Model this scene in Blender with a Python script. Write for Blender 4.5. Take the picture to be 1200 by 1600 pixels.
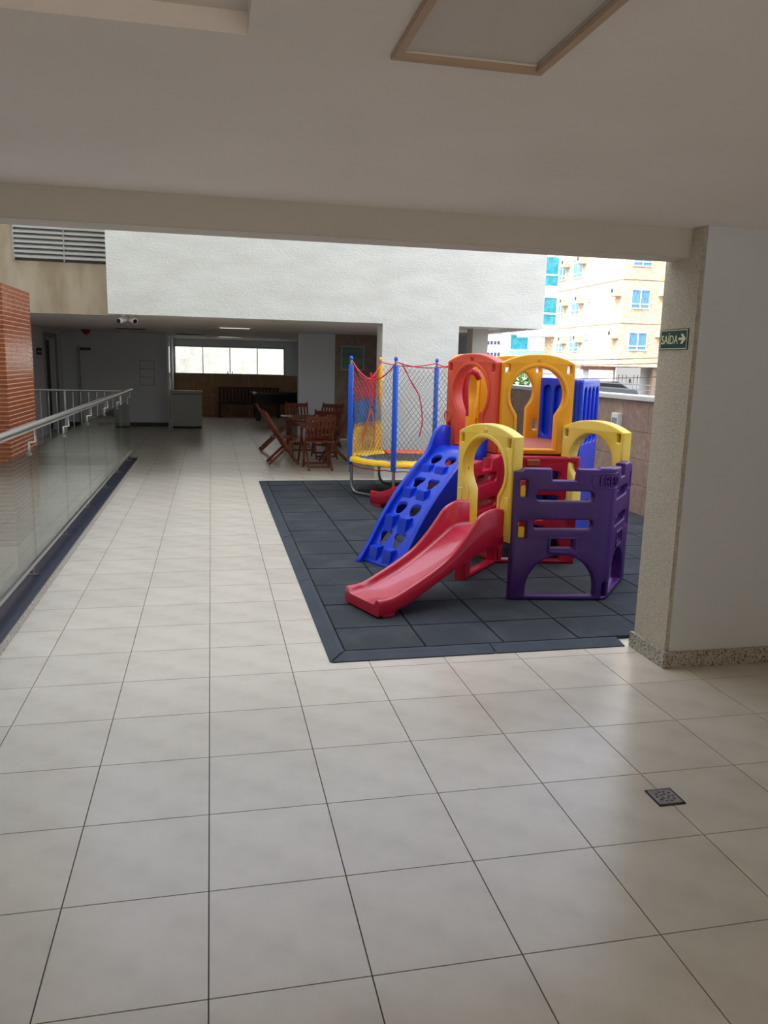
import bpy, bmesh, math, random
from mathutils import Vector, Matrix
random.seed(7)
for o in list(bpy.data.objects): bpy.data.objects.remove(o)
SC = bpy.context.scene
COL = SC.collection
R = math.radians

# ------------------------------------------------------------------ camera
YAW, PITCH, ROLL = 0.216888, 0.185477, -0.024399
CAM = Vector((0.03297, -2.34846, 1.69487)); FPX = 1232.88
_f = Vector((math.sin(YAW)*math.cos(PITCH), math.cos(YAW)*math.cos(PITCH), -math.sin(PITCH)))
_r = Vector((math.cos(YAW), -math.sin(YAW), 0)); _d = _f.cross(_r)
RGT = math.cos(ROLL)*_r + math.sin(ROLL)*_d
DWN = -math.sin(ROLL)*_r + math.cos(ROLL)*_d
FWD = _f
cd = bpy.data.cameras.new('camera'); cam = bpy.data.objects.new('camera', cd); COL.objects.link(cam)
cd.sensor_fit = 'HORIZONTAL'; cd.sensor_width = 36.0; cd.lens = FPX/1200*36.0
cd.clip_start = 0.05; cd.clip_end = 500
m3 = Matrix((RGT, -DWN, -FWD)).transposed()
cam.matrix_world = Matrix.Translation(CAM) @ m3.to_4x4()
SC.camera = cam
def ray(u, v): return RGT*((u-600)/FPX) + DWN*((v-800)/FPX) + FWD
def onz(u, v, z=0.0):
    d = ray(u, v); return CAM + d*((z-CAM.z)/d.z)
def ony(u, v, y):
    d = ray(u, v); return CAM + d*((y-CAM.y)/d.y)
def onx(u, v, x):
    d = ray(u, v); return CAM + d*((x-CAM.x)/d.x)
def project(pt):
    q = Vector(pt)-CAM; w = q.dot(FWD)
    return (600+FPX*q.dot(RGT)/w, 800+FPX*q.dot(DWN)/w, w)

# ------------------------------------------------------------------ world, sun, exposure
W = bpy.data.worlds.new('world'); SC.world = W; W.use_nodes = True
wn = W.node_tree; wn.nodes.clear()
sky = wn.nodes.new('ShaderNodeTexSky'); sky.sky_type = 'NISHITA'; sky.sun_disc = False
sky.sun_elevation = R(55); sky.sun_rotation = R(247); sky.air_density = 1.0; sky.dust_density = 3.5; sky.ozone_density = 1.0
hs = wn.nodes.new('ShaderNodeHueSaturation'); hs.inputs['Saturation'].default_value = 0.45
bg = wn.nodes.new('ShaderNodeBackground'); bg.inputs['Strength'].default_value = 0.42
wo = wn.nodes.new('ShaderNodeOutputWorld')
wn.links.new(sky.outputs[0], hs.inputs['Color']); wn.links.new(hs.outputs[0], bg.inputs['Color']); wn.links.new(bg.outputs[0], wo.inputs['Surface'])
sl = bpy.data.lights.new('sun_offscreen', 'SUN'); sl.energy = 1.0; sl.angle = R(0.6); sl.color = (1.0, 0.96, 0.90)
sun = bpy.data.objects.new('sun_offscreen', sl); COL.objects.link(sun)
sun.rotation_euler = Vector((0.53, 0.22, -0.82)).to_track_quat('-Z', 'Y').to_euler()
vs = SC.view_settings
vs.view_transform = 'Standard'; vs.look = 'None'; vs.gamma = 1.0; vs.exposure = 1.2; vs.use_curve_mapping = False

# ------------------------------------------------------------------ materials
MAT = {}
def S(c): return tuple(((x/255)/12.92 if x/255 <= 0.04045 else ((x/255+0.055)/1.055)**2.4) for x in c)
def mat(name, col, rough=0.5, metal=0.0, col2=None, scale=8.0, lo=0.35, hi=0.65, bump=0.0, bscale=60.0, coat=0.0, rand=0.0, detail=4.0, spec=0.5, stretch=None, trans=0.0):
    if name in MAT: return MAT[name]
    m = bpy.data.materials.new(name); m.use_nodes = True; nt = m.node_tree; N = nt.nodes; L = nt.links
    b = N['Principled BSDF']; c = S(col)
    b.inputs['Base Color'].default_value = (*c, 1); b.inputs['Roughness'].default_value = rough; b.inputs['Metallic'].default_value = metal
    b.inputs['Specular IOR Level'].default_value = spec; b.inputs['Coat Weight'].default_value = coat
    if trans: b.inputs['Subsurface Weight'].default_value = 0
    tc = N.new('ShaderNodeTexCoord'); src = tc.outputs['Object']
    if stretch:
        mp = N.new('ShaderNodeMapping'); mp.inputs['Scale'].default_value = stretch; L.new(src, mp.inputs['Vector']); src = mp.outputs[0]
    last = None
    if col2 is not None:
        n = N.new('ShaderNodeTexNoise'); n.inputs['Scale'].default_value = scale; n.inputs['Detail'].default_value = detail; L.new(src, n.inputs['Vector'])
        mr = N.new('ShaderNodeMapRange'); mr.inputs['From Min'].default_value = lo; mr.inputs['From Max'].default_value = hi; L.new(n.outputs['Fac'], mr.inputs['Value'])
        mx = N.new('ShaderNodeMix'); mx.data_type = 'RGBA'; mx.inputs['A'].default_value = (*c, 1); mx.inputs['B'].default_value = (*S(col2), 1)
        L.new(mr.outputs['Result'], mx.inputs['Factor']); last = mx.outputs['Result']
    if rand:
        oi = N.new('ShaderNodeObjectInfo'); mr2 = N.new('ShaderNodeMapRange')
        mr2.inputs['To Min'].default_value = 1-rand; mr2.inputs['To Max'].default_value = 1+rand*0.4; L.new(oi.outputs['Random'], mr2.inputs['Value'])
        h = N.new('ShaderNodeHueSaturation'); L.new(mr2.outputs['Result'], h.inputs['Value'])
        if last: L.new(last, h.inputs['Color'])
        else: h.inputs['Color'].default_value = (*c, 1)
        last = h.outputs['Color']
    if last: L.new(last, b.inputs['Base Color'])
    if bump:
        n2 = N.new('ShaderNodeTexNoise'); n2.inputs['Scale'].default_value = bscale; n2.inputs['Detail'].default_value = 6; L.new(src, n2.inputs['Vector'])
        bp = N.new('ShaderNodeBump'); bp.inputs['Strength'].default_value = bump; bp.inputs['Distance'].default_value = 0.02; L.new(n2.outputs['Fac'], bp.inputs['Height']); L.new(bp.outputs[0], b.inputs['Normal'])
    MAT[name] = m; return m
def speckle(name, c0, c1, c2, scale=120.0, rough=0.35):
    m = bpy.data.materials.new(name); m.use_nodes = True; nt = m.node_tree; N = nt.nodes; L = nt.links
    b = N['Principled BSDF']; b.inputs['Roughness'].default_value = rough
    tc = N.new('ShaderNodeTexCoord'); v = N.new('ShaderNodeTexVoronoi'); v.inputs['Scale'].default_value = scale; L.new(tc.outputs['Object'], v.inputs['Vector'])
    cr = N.new('ShaderNodeValToRGB'); e = cr.color_ramp; e.interpolation = 'CONSTANT'
    e.elements[0].position = 0; e.elements[0].color = (*S(c0), 1); e.elements[1].position = .5; e.elements[1].color = (*S(c1), 1)
    x = e.elements.new(.86); x.color = (*S(c2), 1)
    sp = N.new('ShaderNodeSeparateColor'); L.new(v.outputs['Color'], sp.inputs[0]); L.new(sp.outputs[0], cr.inputs['Fac']); L.new(cr.outputs[0], b.inputs['Base Color'])
    return m
def glassmat(name, tint, ior=1.5, reflect=1.0):
    m = bpy.data.materials.new(name); m.use_nodes = True; nt = m.node_tree; N = nt.nodes; L = nt.links; N.clear()
    o = N.new('ShaderNodeOutputMaterial'); t = N.new('ShaderNodeBsdfTransparent'); t.inputs[0].default_value = (*tint, 1)
    g = N.new('ShaderNodeBsdfGlossy'); g.inputs['Roughness'].default_value = 0.0; g.inputs[0].default_value = (1, 1, 1, 1)
    fr = N.new('ShaderNodeFresnel'); ge = N.new('ShaderNodeNewGeometry'); mi = N.new('ShaderNodeMix'); mi.data_type = 'FLOAT'
    mi.inputs['A'].default_value = ior; mi.inputs['B'].default_value = 1/ior; L.new(ge.outputs['Backfacing'], mi.inputs['Factor']); L.new(mi.outputs['Result'], fr.inputs[0])
    mx = N.new('ShaderNodeMixShader'); L.new(fr.outputs[0], mx.inputs[0]); L.new(t.outputs[0], mx.inputs[1]); L.new(g.outputs[0], mx.inputs[2]); L.new(mx.outputs[0], o.inputs[0])
    return m
def emit(name, col, strength):
    m = bpy.data.materials.new(name); m.use_nodes = True; b = m.node_tree.nodes['Principled BSDF']
    b.inputs['Base Color'].default_value = (*S(col), 1); b.inputs['Emission Color'].default_value = (*S(col), 1); b.inputs['Emission Strength'].default_value = strength
    return m
mTILE = mat('floor_tile', (218, 209, 192), .24, col2=(204, 194, 176), scale=5, lo=.4, hi=.75, rand=.05, bump=.03, bscale=30)
mGROUT = mat('grout', (112, 101, 90), .9)
mCEIL = mat('ceiling_paint', (238, 229, 222), .85, col2=(233, 224, 216), scale=1.5)
mBEAM = mat('beam_paint', (206, 200, 190), .85, bump=.1, bscale=25)
mSTUCCO = mat('stucco', (228, 218, 200), .95, col2=(204, 192, 168), scale=90, bump=.9, bscale=140)
mWHITE = mat('white_wall_paint', (214, 217, 220), .8)
mFACADE = mat('white_roughcast', (226, 226, 217), .95, col2=(216, 215, 205), scale=3, bump=.4, bscale=50, stretch=(.6, .6, 1.6))
mBEIGE = mat('beige_render', (196, 182, 158), .95, col2=(170, 153, 128), scale=2.2, stretch=(2, 2, .6))
mGRAN = speckle('granite', (190, 182, 166), (160, 152, 140), (80, 76, 72), 150)
mDARKGR = mat('black_granite', (36, 40, 52), .42, col2=(50, 55, 68), scale=200)
mRUB = mat('rubber', (42, 48, 53), .8, col2=(66, 70, 73), scale=3.2, lo=.48, hi=.78, detail=7, bump=.3, bscale=250, rand=.06)
mRUBE = mat('rubber_edge', (43, 52, 60), .7, col2=(54, 62, 70), scale=5, bump=.3, bscale=250)
mDUST = mat('dust', (120, 116, 112), .95)
mRED = mat('crimson_plastic', (186, 20, 52), .3, coat=.15)
mPINK = mat('slide_red_plastic', (198, 24, 58), .28, coat=.4)
mPURP = mat('purple_plastic', (72, 26, 110), .4, col2=(60, 22, 96), scale=4)
mYELA = mat('faded_yellow_plastic', (245, 204, 66), .4, col2=(248, 222, 118), scale=3, lo=.4, hi=.7)
mYELB = mat('amber_plastic', (240, 166, 8), .35)
mYELP = mat('yellow_plug', (244, 190, 10), .4)
mCORAL = mat('coral_plastic', (226, 84, 58), .38)
mBLUE = mat('blue_plastic', (10, 62, 214), .3, coat=.1)
mDECK = mat('brown_red_plastic', (172, 92, 68), .55)
mBROWN = mat('brown_plug', (150, 70, 40), .5)
mSTEEL = mat('brushed_steel', (190, 188, 184), .28, 1.0)
mGALV = mat('galvanised_steel', (150, 152, 154), .4, .9)
mBLACK = mat('black_matte', (16, 16, 18), .6)
mBLKG = mat('black_gloss', (12, 12, 15), .2)
mWPLA = mat('white_plastic', (225, 225, 222), .4)
mGREYM = mat('grey_cabinet', (168, 166, 162), .5)
mWOOD = mat('red_brown_wood', (126, 62, 34), .5, col2=(96, 44, 24), scale=6, stretch=(6, 6, 1), rand=.12)
mWOODD = mat('dark_wood', (88, 50, 32), .5, col2=(66, 36, 24), scale=6, rand=.1)
mTAN = mat('tan_stone', (176, 142, 104), .5, col2=(158, 124, 88), scale=5, rand=.06)
mTAUPE = mat('taupe_stone', (146, 124, 104), .5, col2=(126, 106, 88), scale=7, rand=.1)
mCLAD = mat('pinkish_granite', (170, 146, 130), .5, col2=(150, 126, 110), scale=14, rand=.08)
mCOPING = mat('coping', (214, 212, 206), .7)
mBRICK = mat('brick_tile', (162, 88, 50), .22, col2=(136, 68, 38), scale=30)
mBJOINT = mat('brick_joint', (222, 190, 164), .9)
mGREEN = mat('sign_green', (8, 58, 48), .4)
mLUM = mat('sign_cream', (232, 236, 196), .5)
mTANF = mat('tan_frame', (186, 160, 136), .6)
mPANEL = mat('hatch_panel', (206, 200, 190), .5)
mGLASS = glassmat('rail_glass', (.80, .86, .85), 1.5)
mWGLASS = glassmat('window_glass', (.95, .97, .97), 1.3)
mVOID = mat('pit_concrete', (92, 90, 88), .9)
mFAR = mat('cream_stone', (204, 182, 156), .9, col2=(180, 154, 126), scale=2.2, lo=.4, hi=.58, detail=3, bump=.3, bscale=14, stretch=(1, 1, 2.4))
mFARW = mat('exterior_white', (214, 212, 206), .9)
mTEAL = mat('teal_glass', (34, 124, 142), .25, col2=(60, 150, 166), scale=3)
mWIN = mat('curtained_glass', (56, 108, 140), .2, col2=(106, 146, 168), scale=9, stretch=(4, 4, .2))
mBROWNJ = mat('facade_joint', (120, 104, 90), .9)
mALU = mat('white_frame', (226, 228, 230), .5)
mACB = mat('ac_cream', (196, 176, 146), .7)
mLEAF = mat('leaf', (112, 160, 60), .6, col2=(70, 120, 40), scale=3, rand=.2)
mBARK = mat('bark', (90, 70, 50), .9)
mROAD = mat('street', (112, 110, 108), .9)
mNET = mat('net_cord', (128, 130, 134), .7)
mNETR = mat('net_red', (176, 20, 36), .7)
mNETB = mat('net_blue', (20, 90, 150), .7)
mNETY = mat('net_yellow', (236, 180, 30), .7)
mSLV = mat('foam_sleeve_blue', (16, 92, 214), .45, bump=.3, bscale=50)
mSLVY = mat('foam_sleeve_yellow', (246, 190, 10), .45, bump=.3, bscale=50)
mPADY = mat('vinyl_yellow', (244, 196, 14), .4, bump=.5, bscale=14)
mPADB = mat('vinyl_blue', (14, 96, 200), .4, bump=.5, bscale=14)
mPADO = mat('vinyl_orange', (232, 92, 44), .4, bump=.5, bscale=14)
mTMAT = mat('jump_mat', (40, 40, 44), .7)
mRIB = mat('red_ribbon', (206, 30, 50), .5)
mSLAT = mat('aluminium_slat', (196, 194, 190), .35, .6)
mFELT = mat('felt', (18, 34, 60), .95)
mPICT = mat('print_landscape', (40, 84, 96), .3, col2=(66, 110, 70), scale=2.0, lo=.45, hi=.55, stretch=(.3, 1, 1.6))
mREDE = mat('red_lamp', (150, 20, 24), .4)
mLAMP = emit('lamp_diffuser', (255, 250, 240), 1.0)
mDOOR = mat('door_grey', (150, 146, 140), .6)
mDARKD = mat('dark_door', (52, 46, 42), .5)
mCAR = mat('car_paint', (24, 26, 30), .2, coat=.5)
mTYRE = mat('tyre', (20, 20, 20), .9)
mGATE = mat('gate_grey', (134, 132, 128), .6)

# ------------------------------------------------------------------ mesh helpers
class MB:
    def __init__(s): s.v = []; s.f = []
    def add(s, vs, fs):
        k = len(s.v); s.v += [tuple(x) for x in vs]; s.f += [tuple(i+k for i in f) for f in fs]; return s
    def box(s, x0, x1, y0, y1, z0, z1, M=None):
        c = [Vector((x, y, z)) for z in (z0, z1) for y in (y0, y1) for x in (x0, x1)]
        if M is not None: c = [M @ q for q in c]
        return s.add(c, [(0, 2, 3, 1), (4, 5, 7, 6), (0, 1, 5, 4), (2, 6, 7, 3), (0, 4, 6, 2), (1, 3, 7, 5)])
    def bar(s, a, b, w, h, up=(0, 0, 1)):
        a = Vector(a); b = Vector(b); d = (b-a).normalized(); u = Vector(up)
        if abs(d.dot(u)) > .98: u = Vector((1, 0, 0))
        r = d.cross(u).normalized(); u = r.cross(d)
        c = [q + r*(i*w/2) + u*(j*h/2) for q in (a, b) for j in (-1, 1) for i in (-1, 1)]
        return s.add(c, [(0, 2, 3, 1), (4, 5, 7, 6), (0, 1, 5, 4), (2, 6, 7, 3), (0, 4, 6, 2), (1, 3, 7, 5)])
    def tube(s, pts, rad, n=8, closed=False, cap=True):
        pts = [Vector(q) for q in pts]; N = len(pts); rings = []; pu = None
        for i, q in enumerate(pts):
            if closed: d = (pts[(i+1) % N]-pts[i-1]).normalized()
            else: d = (pts[min(i+1, N-1)]-pts[max(i-1, 0)]).normalized()
            u = pu if pu is not None else (Vector((0, 0, 1)) if abs(d.z) < .9 else Vector((1, 0, 0)))
            r = d.cross(u).normalized(); u = r.cross(d).normalized(); pu = u
            rr = rad[i] if isinstance(rad, (list, tuple)) else rad
            rings.append([q + (r*math.cos(2*math.pi*k/n)+u*math.sin(2*math.pi*k/n))*rr for k in range(n)])
        vs = [x for rg in rings for x in rg]; fs = []
        for i in range(N if closed else N-1):
            j = (i+1) % N
            for k in range(n): fs.append((i*n+k, i*n+(k+1) % n, j*n+(k+1) % n, j*n+k))
        if cap and not closed: fs += [tuple(range(n))[::-1], tuple((N-1)*n+k for k in range(n))]
        return s.add(vs, fs)
    def lathe(s, prof, n=16, c=(0, 0, 0)):
        vs = [(c[0]+r*math.cos(2*math.pi*k/n), c[1]+r*math.sin(2*math.pi*k/n), c[2]+z) for r, z in prof for k in range(n)]
        fs = [(i*n+k, i*n+(k+1) % n, (i+1)*n+(k+1) % n, (i+1)*n+k) for i in range(len(prof)-1) for k in range(n)]
        fs += [tuple(range(n))[::-1], tuple((len(prof)-1)*n+k for k in range(n))]
        return s.add(vs, fs)
    def mesh(s, name): 
        me = bpy.data.meshes.new(name); me.from_pydata(s.v, [], s.f); me.update(); return me
def finish(name, me, m, parent=None, smooth=None, bevel=0, segs=2):
    o = bpy.data.objects.new(name, me); COL.objects.link(o)
    bm = bmesh.new(); bm.from_mesh(me)
    bmesh.ops.recalc_face_normals(bm, faces=bm.faces)
    if bevel: bmesh.ops.bevel(bm, geom=[e for e in bm.edges if e.is_manifold and e.calc_face_angle(0) > R(30)], offset=bevel, segments=segs, affect='EDGES', clamp_overlap=True)
    bm.to_mesh(me); bm.free()
    if smooth:
        me.shade_smooth(); me.set_sharp_from_angle(angle=R(smooth))
    if m is not None: me.materials.clear(); me.materials.append(m)
    if parent is not None: o.parent = parent
    return o
def build(mb, name, m, parent=None, smooth=None, bevel=0, segs=2): return finish(name, mb.mesh(name), m, parent, smooth, bevel, segs)
def box(name, x0, x1, y0, y1, z0, z1, m, parent=None, bevel=0): return build(MB().box(x0, x1, y0, y1, z0, z1), name, m, parent, None, bevel)
def tag(o, label, cat, group=None, kind=None):
    if label: o['label'] = label
    if cat: o['category'] = cat
    if group: o['group'] = group
    if kind: o['kind'] = kind
    return o
def struct(o, label, cat): return tag(o, label, cat, kind='structure')
def thing(name, label, cat, loc=(0, 0, 0), rz=0, group=None):
    o = bpy.data.objects.new(name, None); COL.objects.link(o); o.empty_display_size = .1
    o.location = loc; o.rotation_euler = (0, 0, rz); return tag(o, label, cat, group)
def child(parent, name, me):
    o = bpy.data.objects.new(name, me); COL.objects.link(o); o.parent = parent; return o
def dup(root, loc, rz, label, group=None):
    r = root.copy(); COL.objects.link(r); r.location = loc; r.rotation_euler = (0, 0, rz); r['label'] = label
    if group: r['group'] = group
    for ch in list(root.children):
        c = ch.copy(); COL.objects.link(c); c.parent = r
        for g in list(ch.children):
            d = g.copy(); COL.objects.link(d); d.parent = c
    return r
def fillcurve(loops, depth, bevel=0.01, res=2):
    """flat outline with holes -> solid mesh, x/y in the outline plane, z from 0 to depth, rounded rims"""
    cu = bpy.data.curves.new('outline', 'CURVE'); cu.dimensions = '2D'; cu.fill_mode = 'BOTH'
    cu.extrude = max(depth/2-bevel, 1e-4); cu.bevel_depth = bevel; cu.bevel_resolution = res; cu.offset = -bevel
    for lp in loops:
        s = cu.splines.new('POLY'); s.points.add(len(lp)-1); s.use_cyclic_u = True
        for i, q in enumerate(lp): s.points[i].co = (q[0], q[1], 0, 1)
    o = bpy.data.objects.new('outline', cu); COL.objects.link(o)
    dg = bpy.context.evaluated_depsgraph_get(); me = bpy.data.meshes.new_from_object(o.evaluated_get(dg))
    bpy.data.objects.remove(o); bpy.data.curves.remove(cu)
    bm = bmesh.new(); bm.from_mesh(me); bmesh.ops.remove_doubles(bm, verts=bm.verts, dist=1e-5)
    for v in bm.verts: v.co.z += depth/2
    bm.to_mesh(me); bm.free(); return me
def textmesh(body, size, depth):
    cu = bpy.data.curves.new('lettering', 'FONT'); cu.body = body; cu.size = size; cu.extrude = depth/2; cu.align_x = 'LEFT'; cu.resolution_u = 3
    o = bpy.data.objects.new('lettering', cu); COL.objects.link(o)
    dg = bpy.context.evaluated_depsgraph_get(); me = bpy.data.meshes.new_from_object(o.evaluated_get(dg))
    bpy.data.objects.remove(o); bpy.data.curves.remove(cu)
    return me
def fit(me, x0, x1, y0, y1, z0=None):
    xs = [v.co.x for v in me.vertices]; ys = [v.co.y for v in me.vertices]; zs = [v.co.z for v in me.vertices]
    for v in me.vertices:
        v.co.x = x0+(v.co.x-min(xs))/(max(xs)-min(xs))*(x1-x0); v.co.y = y0+(v.co.y-min(ys))/(max(ys)-min(ys))*(y1-y0)
        if z0 is not None: v.co.z = v.co.z-min(zs)+z0
    return me
def slice_x(me, xs, axis=0):
    bm = bmesh.new(); bm.from_mesh(me); no = [0, 0, 0]; no[axis] = 1
    for x in xs:
        co = [0, 0, 0]; co[axis] = x
        bmesh.ops.bisect_plane(bm, geom=bm.verts[:]+bm.edges[:]+bm.faces[:], dist=1e-5, plane_co=co, plane_no=no)
    bmesh.ops.triangulate(bm, faces=[f for f in bm.faces if len(f.verts) > 4])
    bm.to_mesh(me); bm.free(); return me
def vmap(me, fn):
    for v in me.vertices: v.co = fn(v.co)
    me.update(); return me
def rrect(x0, x1, y0, y1, r=.02, n=5):
    r = min(r, (x1-x0)/2-1e-4, (y1-y0)/2-1e-4); o = []
    for cx, cy, a in ((x1-r, y1-r, 0), (x0+r, y1-r, 90), (x0+r, y0+r, 180), (x1-r, y0+r, 270)):
        for k in range(n+1): t = R(a+90*k/n); o.append((cx+r*math.cos(t), cy+r*math.sin(t)))
    return o
def interp(tab, x):
    if x <= tab[0][0]: return tab[0][1]
    for i in range(len(tab)-1):
        a, b = tab[i], tab[i+1]
        if x <= b[0]:
            t = (x-a[0])/(b[0]-a[0])
            m0 = (b[1]-tab[i-1][1])/(b[0]-tab[i-1][0]) if i > 0 else (b[1]-a[1])/(b[0]-a[0])
            m1 = (tab[i+2][1]-a[1])/(tab[i+2][0]-a[0]) if i+2 < len(tab) else (b[1]-a[1])/(b[0]-a[0])
            h = b[0]-a[0]; t2, t3 = t*t, t*t*t
            return (2*t3-3*t2+1)*a[1]+(t3-2*t2+t)*h*m0+(-2*t3+3*t2)*b[1]+(t3-t2)*h*m1
    return tab[-1][1]

# ------------------------------------------------------------------ the setting
T = 0.45
fl = MB(); fl.box(-1.36, 5.0, -7, 23, -.12, -.003); fl.box(-4.2, -1.36, 11.75, 23, -.12, -.003)
floor = struct(build(fl, 'floor', mGROUT), 'large square beige ceramic tile floor of the covered terrace', 'floor')
def in_mat(x0, x1, y0, y1): return x0 > .70 and y0 > 1.92 and y1 < 8.9
tiles = []
for i in range(-10, 12):
    for j in range(-15, 51):
        x0, y0 = i*T, j*T
        if in_mat(x0, x0+T, y0, y0+T): continue
        if x0+T/2 < -1.30 and y0 < 11.75: continue
        if x0 < -4.1 or x0+T > 5.0 or y0+T > 22.9: continue
        if x0 < -1.36+.001 and y0 < 11.7: x0c = -1.30
        area = 0
        c = (x0+T/2, y0+T/2, 0); q = Vector(c)-CAM
        if q.dot(FWD) > .4:
            u, v, w = project(c)
            if -130 < u < 1330 and v < 1720: area = (T*FPX/w)**2*abs(CAM.z/w)
        tiles.append((area, x0, y0))
tiles.sort(reverse=True)
g = .0022
def tile_mesh():
    mb = MB(); mb.box(g, T-g, g, T-g, -.003, 0)
    me = mb.mesh('tile'); return me
tm = tile_mesh(); tm.materials.append(mTILE)
for a, x, y in tiles[:300]:
    o = child(floor, 'tile', tm); o.location = (x, y, 0)
mb = MB()
for a, x, y in tiles[300:]: mb.box(x+g, x+T-g, y+g, y+T-g, -.003, 0)
rest = build(mb, 'distant_tiles', mTILE, floor); rest['kind'] = 'stuff'

ce = MB(); ce.box(-4.2, 6.0, -7, 1.66, 2.45, 2.6)
# ceiling with two recesses: built as strips around the openings
HX0, HX1, HY0, HY1 = .505, .858, -.80, -.285
LX0, LX1, LY0, LY1 = -.60, .13, -.75, -.285
ce = MB()
for x0, x1, y0, y1 in ((-4.2, 6.0, -7, -.80), (-4.2, 6.0, -.285, 1.66), (-4.2, LX0, -.80, -.285), (LX1, HX0, -.80, -.285), (HX1, 6.0, -.80, -.285), (LX0, LX1, -.80, LY0)):
    ce.box(x0, x1, y0, y1, 2.45, 2.6)
ce.box(LX0, LX1, LY0, LY1, 2.50, 2.6); ce.box(HX0, HX1, HY0, HY1, 2.52, 2.6)
struct(build(ce, 'ceiling', mCEIL), 'painted plaster ceiling over the near terrace', 'ceiling')
h = thing('ceiling_hatch', 'white ceiling access panel in a tan frame', 'hatch', (0, 0, 0))
mb = MB(); f = .024
for a in ((HX0-f, HX1+f, HY1, HY1+f), (HX0-f, HX1+f, HY0-f, HY0), (HX0-f, HX0, HY0, HY1), (HX1, HX1+f, HY0, HY1)): mb.box(a[0], a[1], a[2], a[3], 2.437, 2.452)
build(mb, 'frame', mTANF, h, bevel=.002)
box('panel', HX0+.006, HX1-.006, HY0+.006, HY1-.01, 2.452, 2.462, mPANEL, h)
# beam across the front of the courtyard
struct(box('trim_1', -4.2, 2.60, 1.66, 1.86, 2.30, 2.75, mBEAM, bevel=.006), 'plaster ceiling beam along the courtyard edge', 'beam')
# pillar wall at the right
struct(box('wall_right', 2.58, 2.64, 1.552, 1.90, 0, 2.45, mSTUCCO, bevel=.004), 'rough beige stucco end face of the pillar wall', 'wall')
struct(box('wall_front', 2.60, 6.0, 1.545, 1.895, 0, 2.45, mWHITE), 'smooth white painted wall beside the play area', 'wall')
mb = MB(); mb.box(2.558, 2.582, 1.523, 1.915, 0, .095); mb.box(2.582, 6.0, 1.523, 1.55, 0, .095)
struct(build(mb, 'baseboard_front', mGRAN, bevel=.002), 'speckled granite skirting around the pillar wall', 'baseboard')
# far white facade with column
struct(box('wall_facade', -1.29, 4.88, 8.95, 9.2, 2.262, 4.6, mFACADE), 'white roughcast facade spanning above the far terrace', 'wall')
struct(box('wall_column', 2.44, 3.575, 8.95, 9.34, 0, 2.262, mFACADE), 'broad white roughcast column behind the trampoline', 'column')
LVX = ony(18, 352, 9.86).x
struct(build(MB().box(-4.2, LVX, 9.9, 10.1, 2.285, 4.6).box(-1.29, -1.0, 9.9, 10.1, 2.285, 4.6).box(LVX, -1.29, 9.9, 10.1, 2.285, 2.99).box(LVX, -1.29, 9.9, 10.1, 3.56, 4.6), 'wall_louver', mBEIGE), 'weathered beige rendered wall below the louver vent', 'wall')
struct(build(MB().box(-1.29, 4.86, 9.2, 10.1, 2.30, 2.42).box(-4.2, 4.86, 10.1, 23, 2.30, 2.42), 'ceiling', mCEIL), 'shaded plaster ceiling of the far terrace', 'ceiling')
struct(box('trim_2', 4.72, 4.86, 9.2, 12.4, 2.255, 2.30, mCEIL), 'edge beam under the overhang beside the boundary wall', 'beam')
struct(box('wall_post', ony(738, 540, 10.4).x, ony(762, 540, 10.4).x, 10.4, 10.7, 0, 2.298, mBEAM), 'grey column under the overhang by the boundary wall', 'column')
# roof slabs above (podium roof) and tall blocks added above and at left to stop the sun
struct(build(MB().box(-1.0, 4.86, 9.2, 10.1, 2.42, 4.6).box(-4.2, 4.86, 10.1, 23, 2.42, 4.6), 'wall_podium', mFACADE), 'upper storey of the podium behind the white facade', 'building')
struct(box('wall_sun_stop_above', -24, 6.0, -7.2, 1.66, 2.6, 20, mFACADE), 'unseen tall block over the terrace, added to shade the courtyard', 'building')  # unseen mass, tall enough to keep direct sun out of the courtyard
struct(box('wall_sun_stop_left', -24, -4.2, -7.2, 22.5, -2, 18, mFACADE), 'tall block added beside the sunken ramp to shade the courtyard', 'building')  # added mass, height and length set to block the sun from the left
struct(build(MB().box(-4.2, 6.0, -7.2, -7.0, 1.6, 2.45).box(-4.2, -3.2, -7.2, -7.0, 0, 1.6).box(5.0, 6.0, -7.2, -7.0, 0, 1.6), 'wall_rear', mWHITE), 'unseen white rear wall with an added opening that lets in fill light', 'wall')  # opening added behind the viewer to brighten the near ceiling and wall
struct(box('wall_sky_stop', -24, 12, -15.2, -15, 0, 3.4, mBEIGE), 'unseen beige wall added to keep sky light off the near floor', 'wall')  # added so the near floor does not see the sky through the opening
struct(box('floor', -24, 12, -30, -7.0, -.12, -.004, mTILE), 'unseen sunlit tile floor added to bounce light into the terrace', 'floor')  # added sunlit surface, reflects warm light through the rear opening
struct(box('wall_terrace', 6.0, 6.2, -7.2, 1.9, 0, 2.45, mWHITE), 'unseen white wall added to keep light out on the right', 'wall')  # added to shut out daylight from the right of the near terrace
struct(box('wall_hall', 4.75, 4.86, 11.9, 15.0, 0, 2.3, mWHITE), 'white side wall added to darken the far terrace', 'wall')  # added to cut the daylight entering the far terrace from the right
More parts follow.
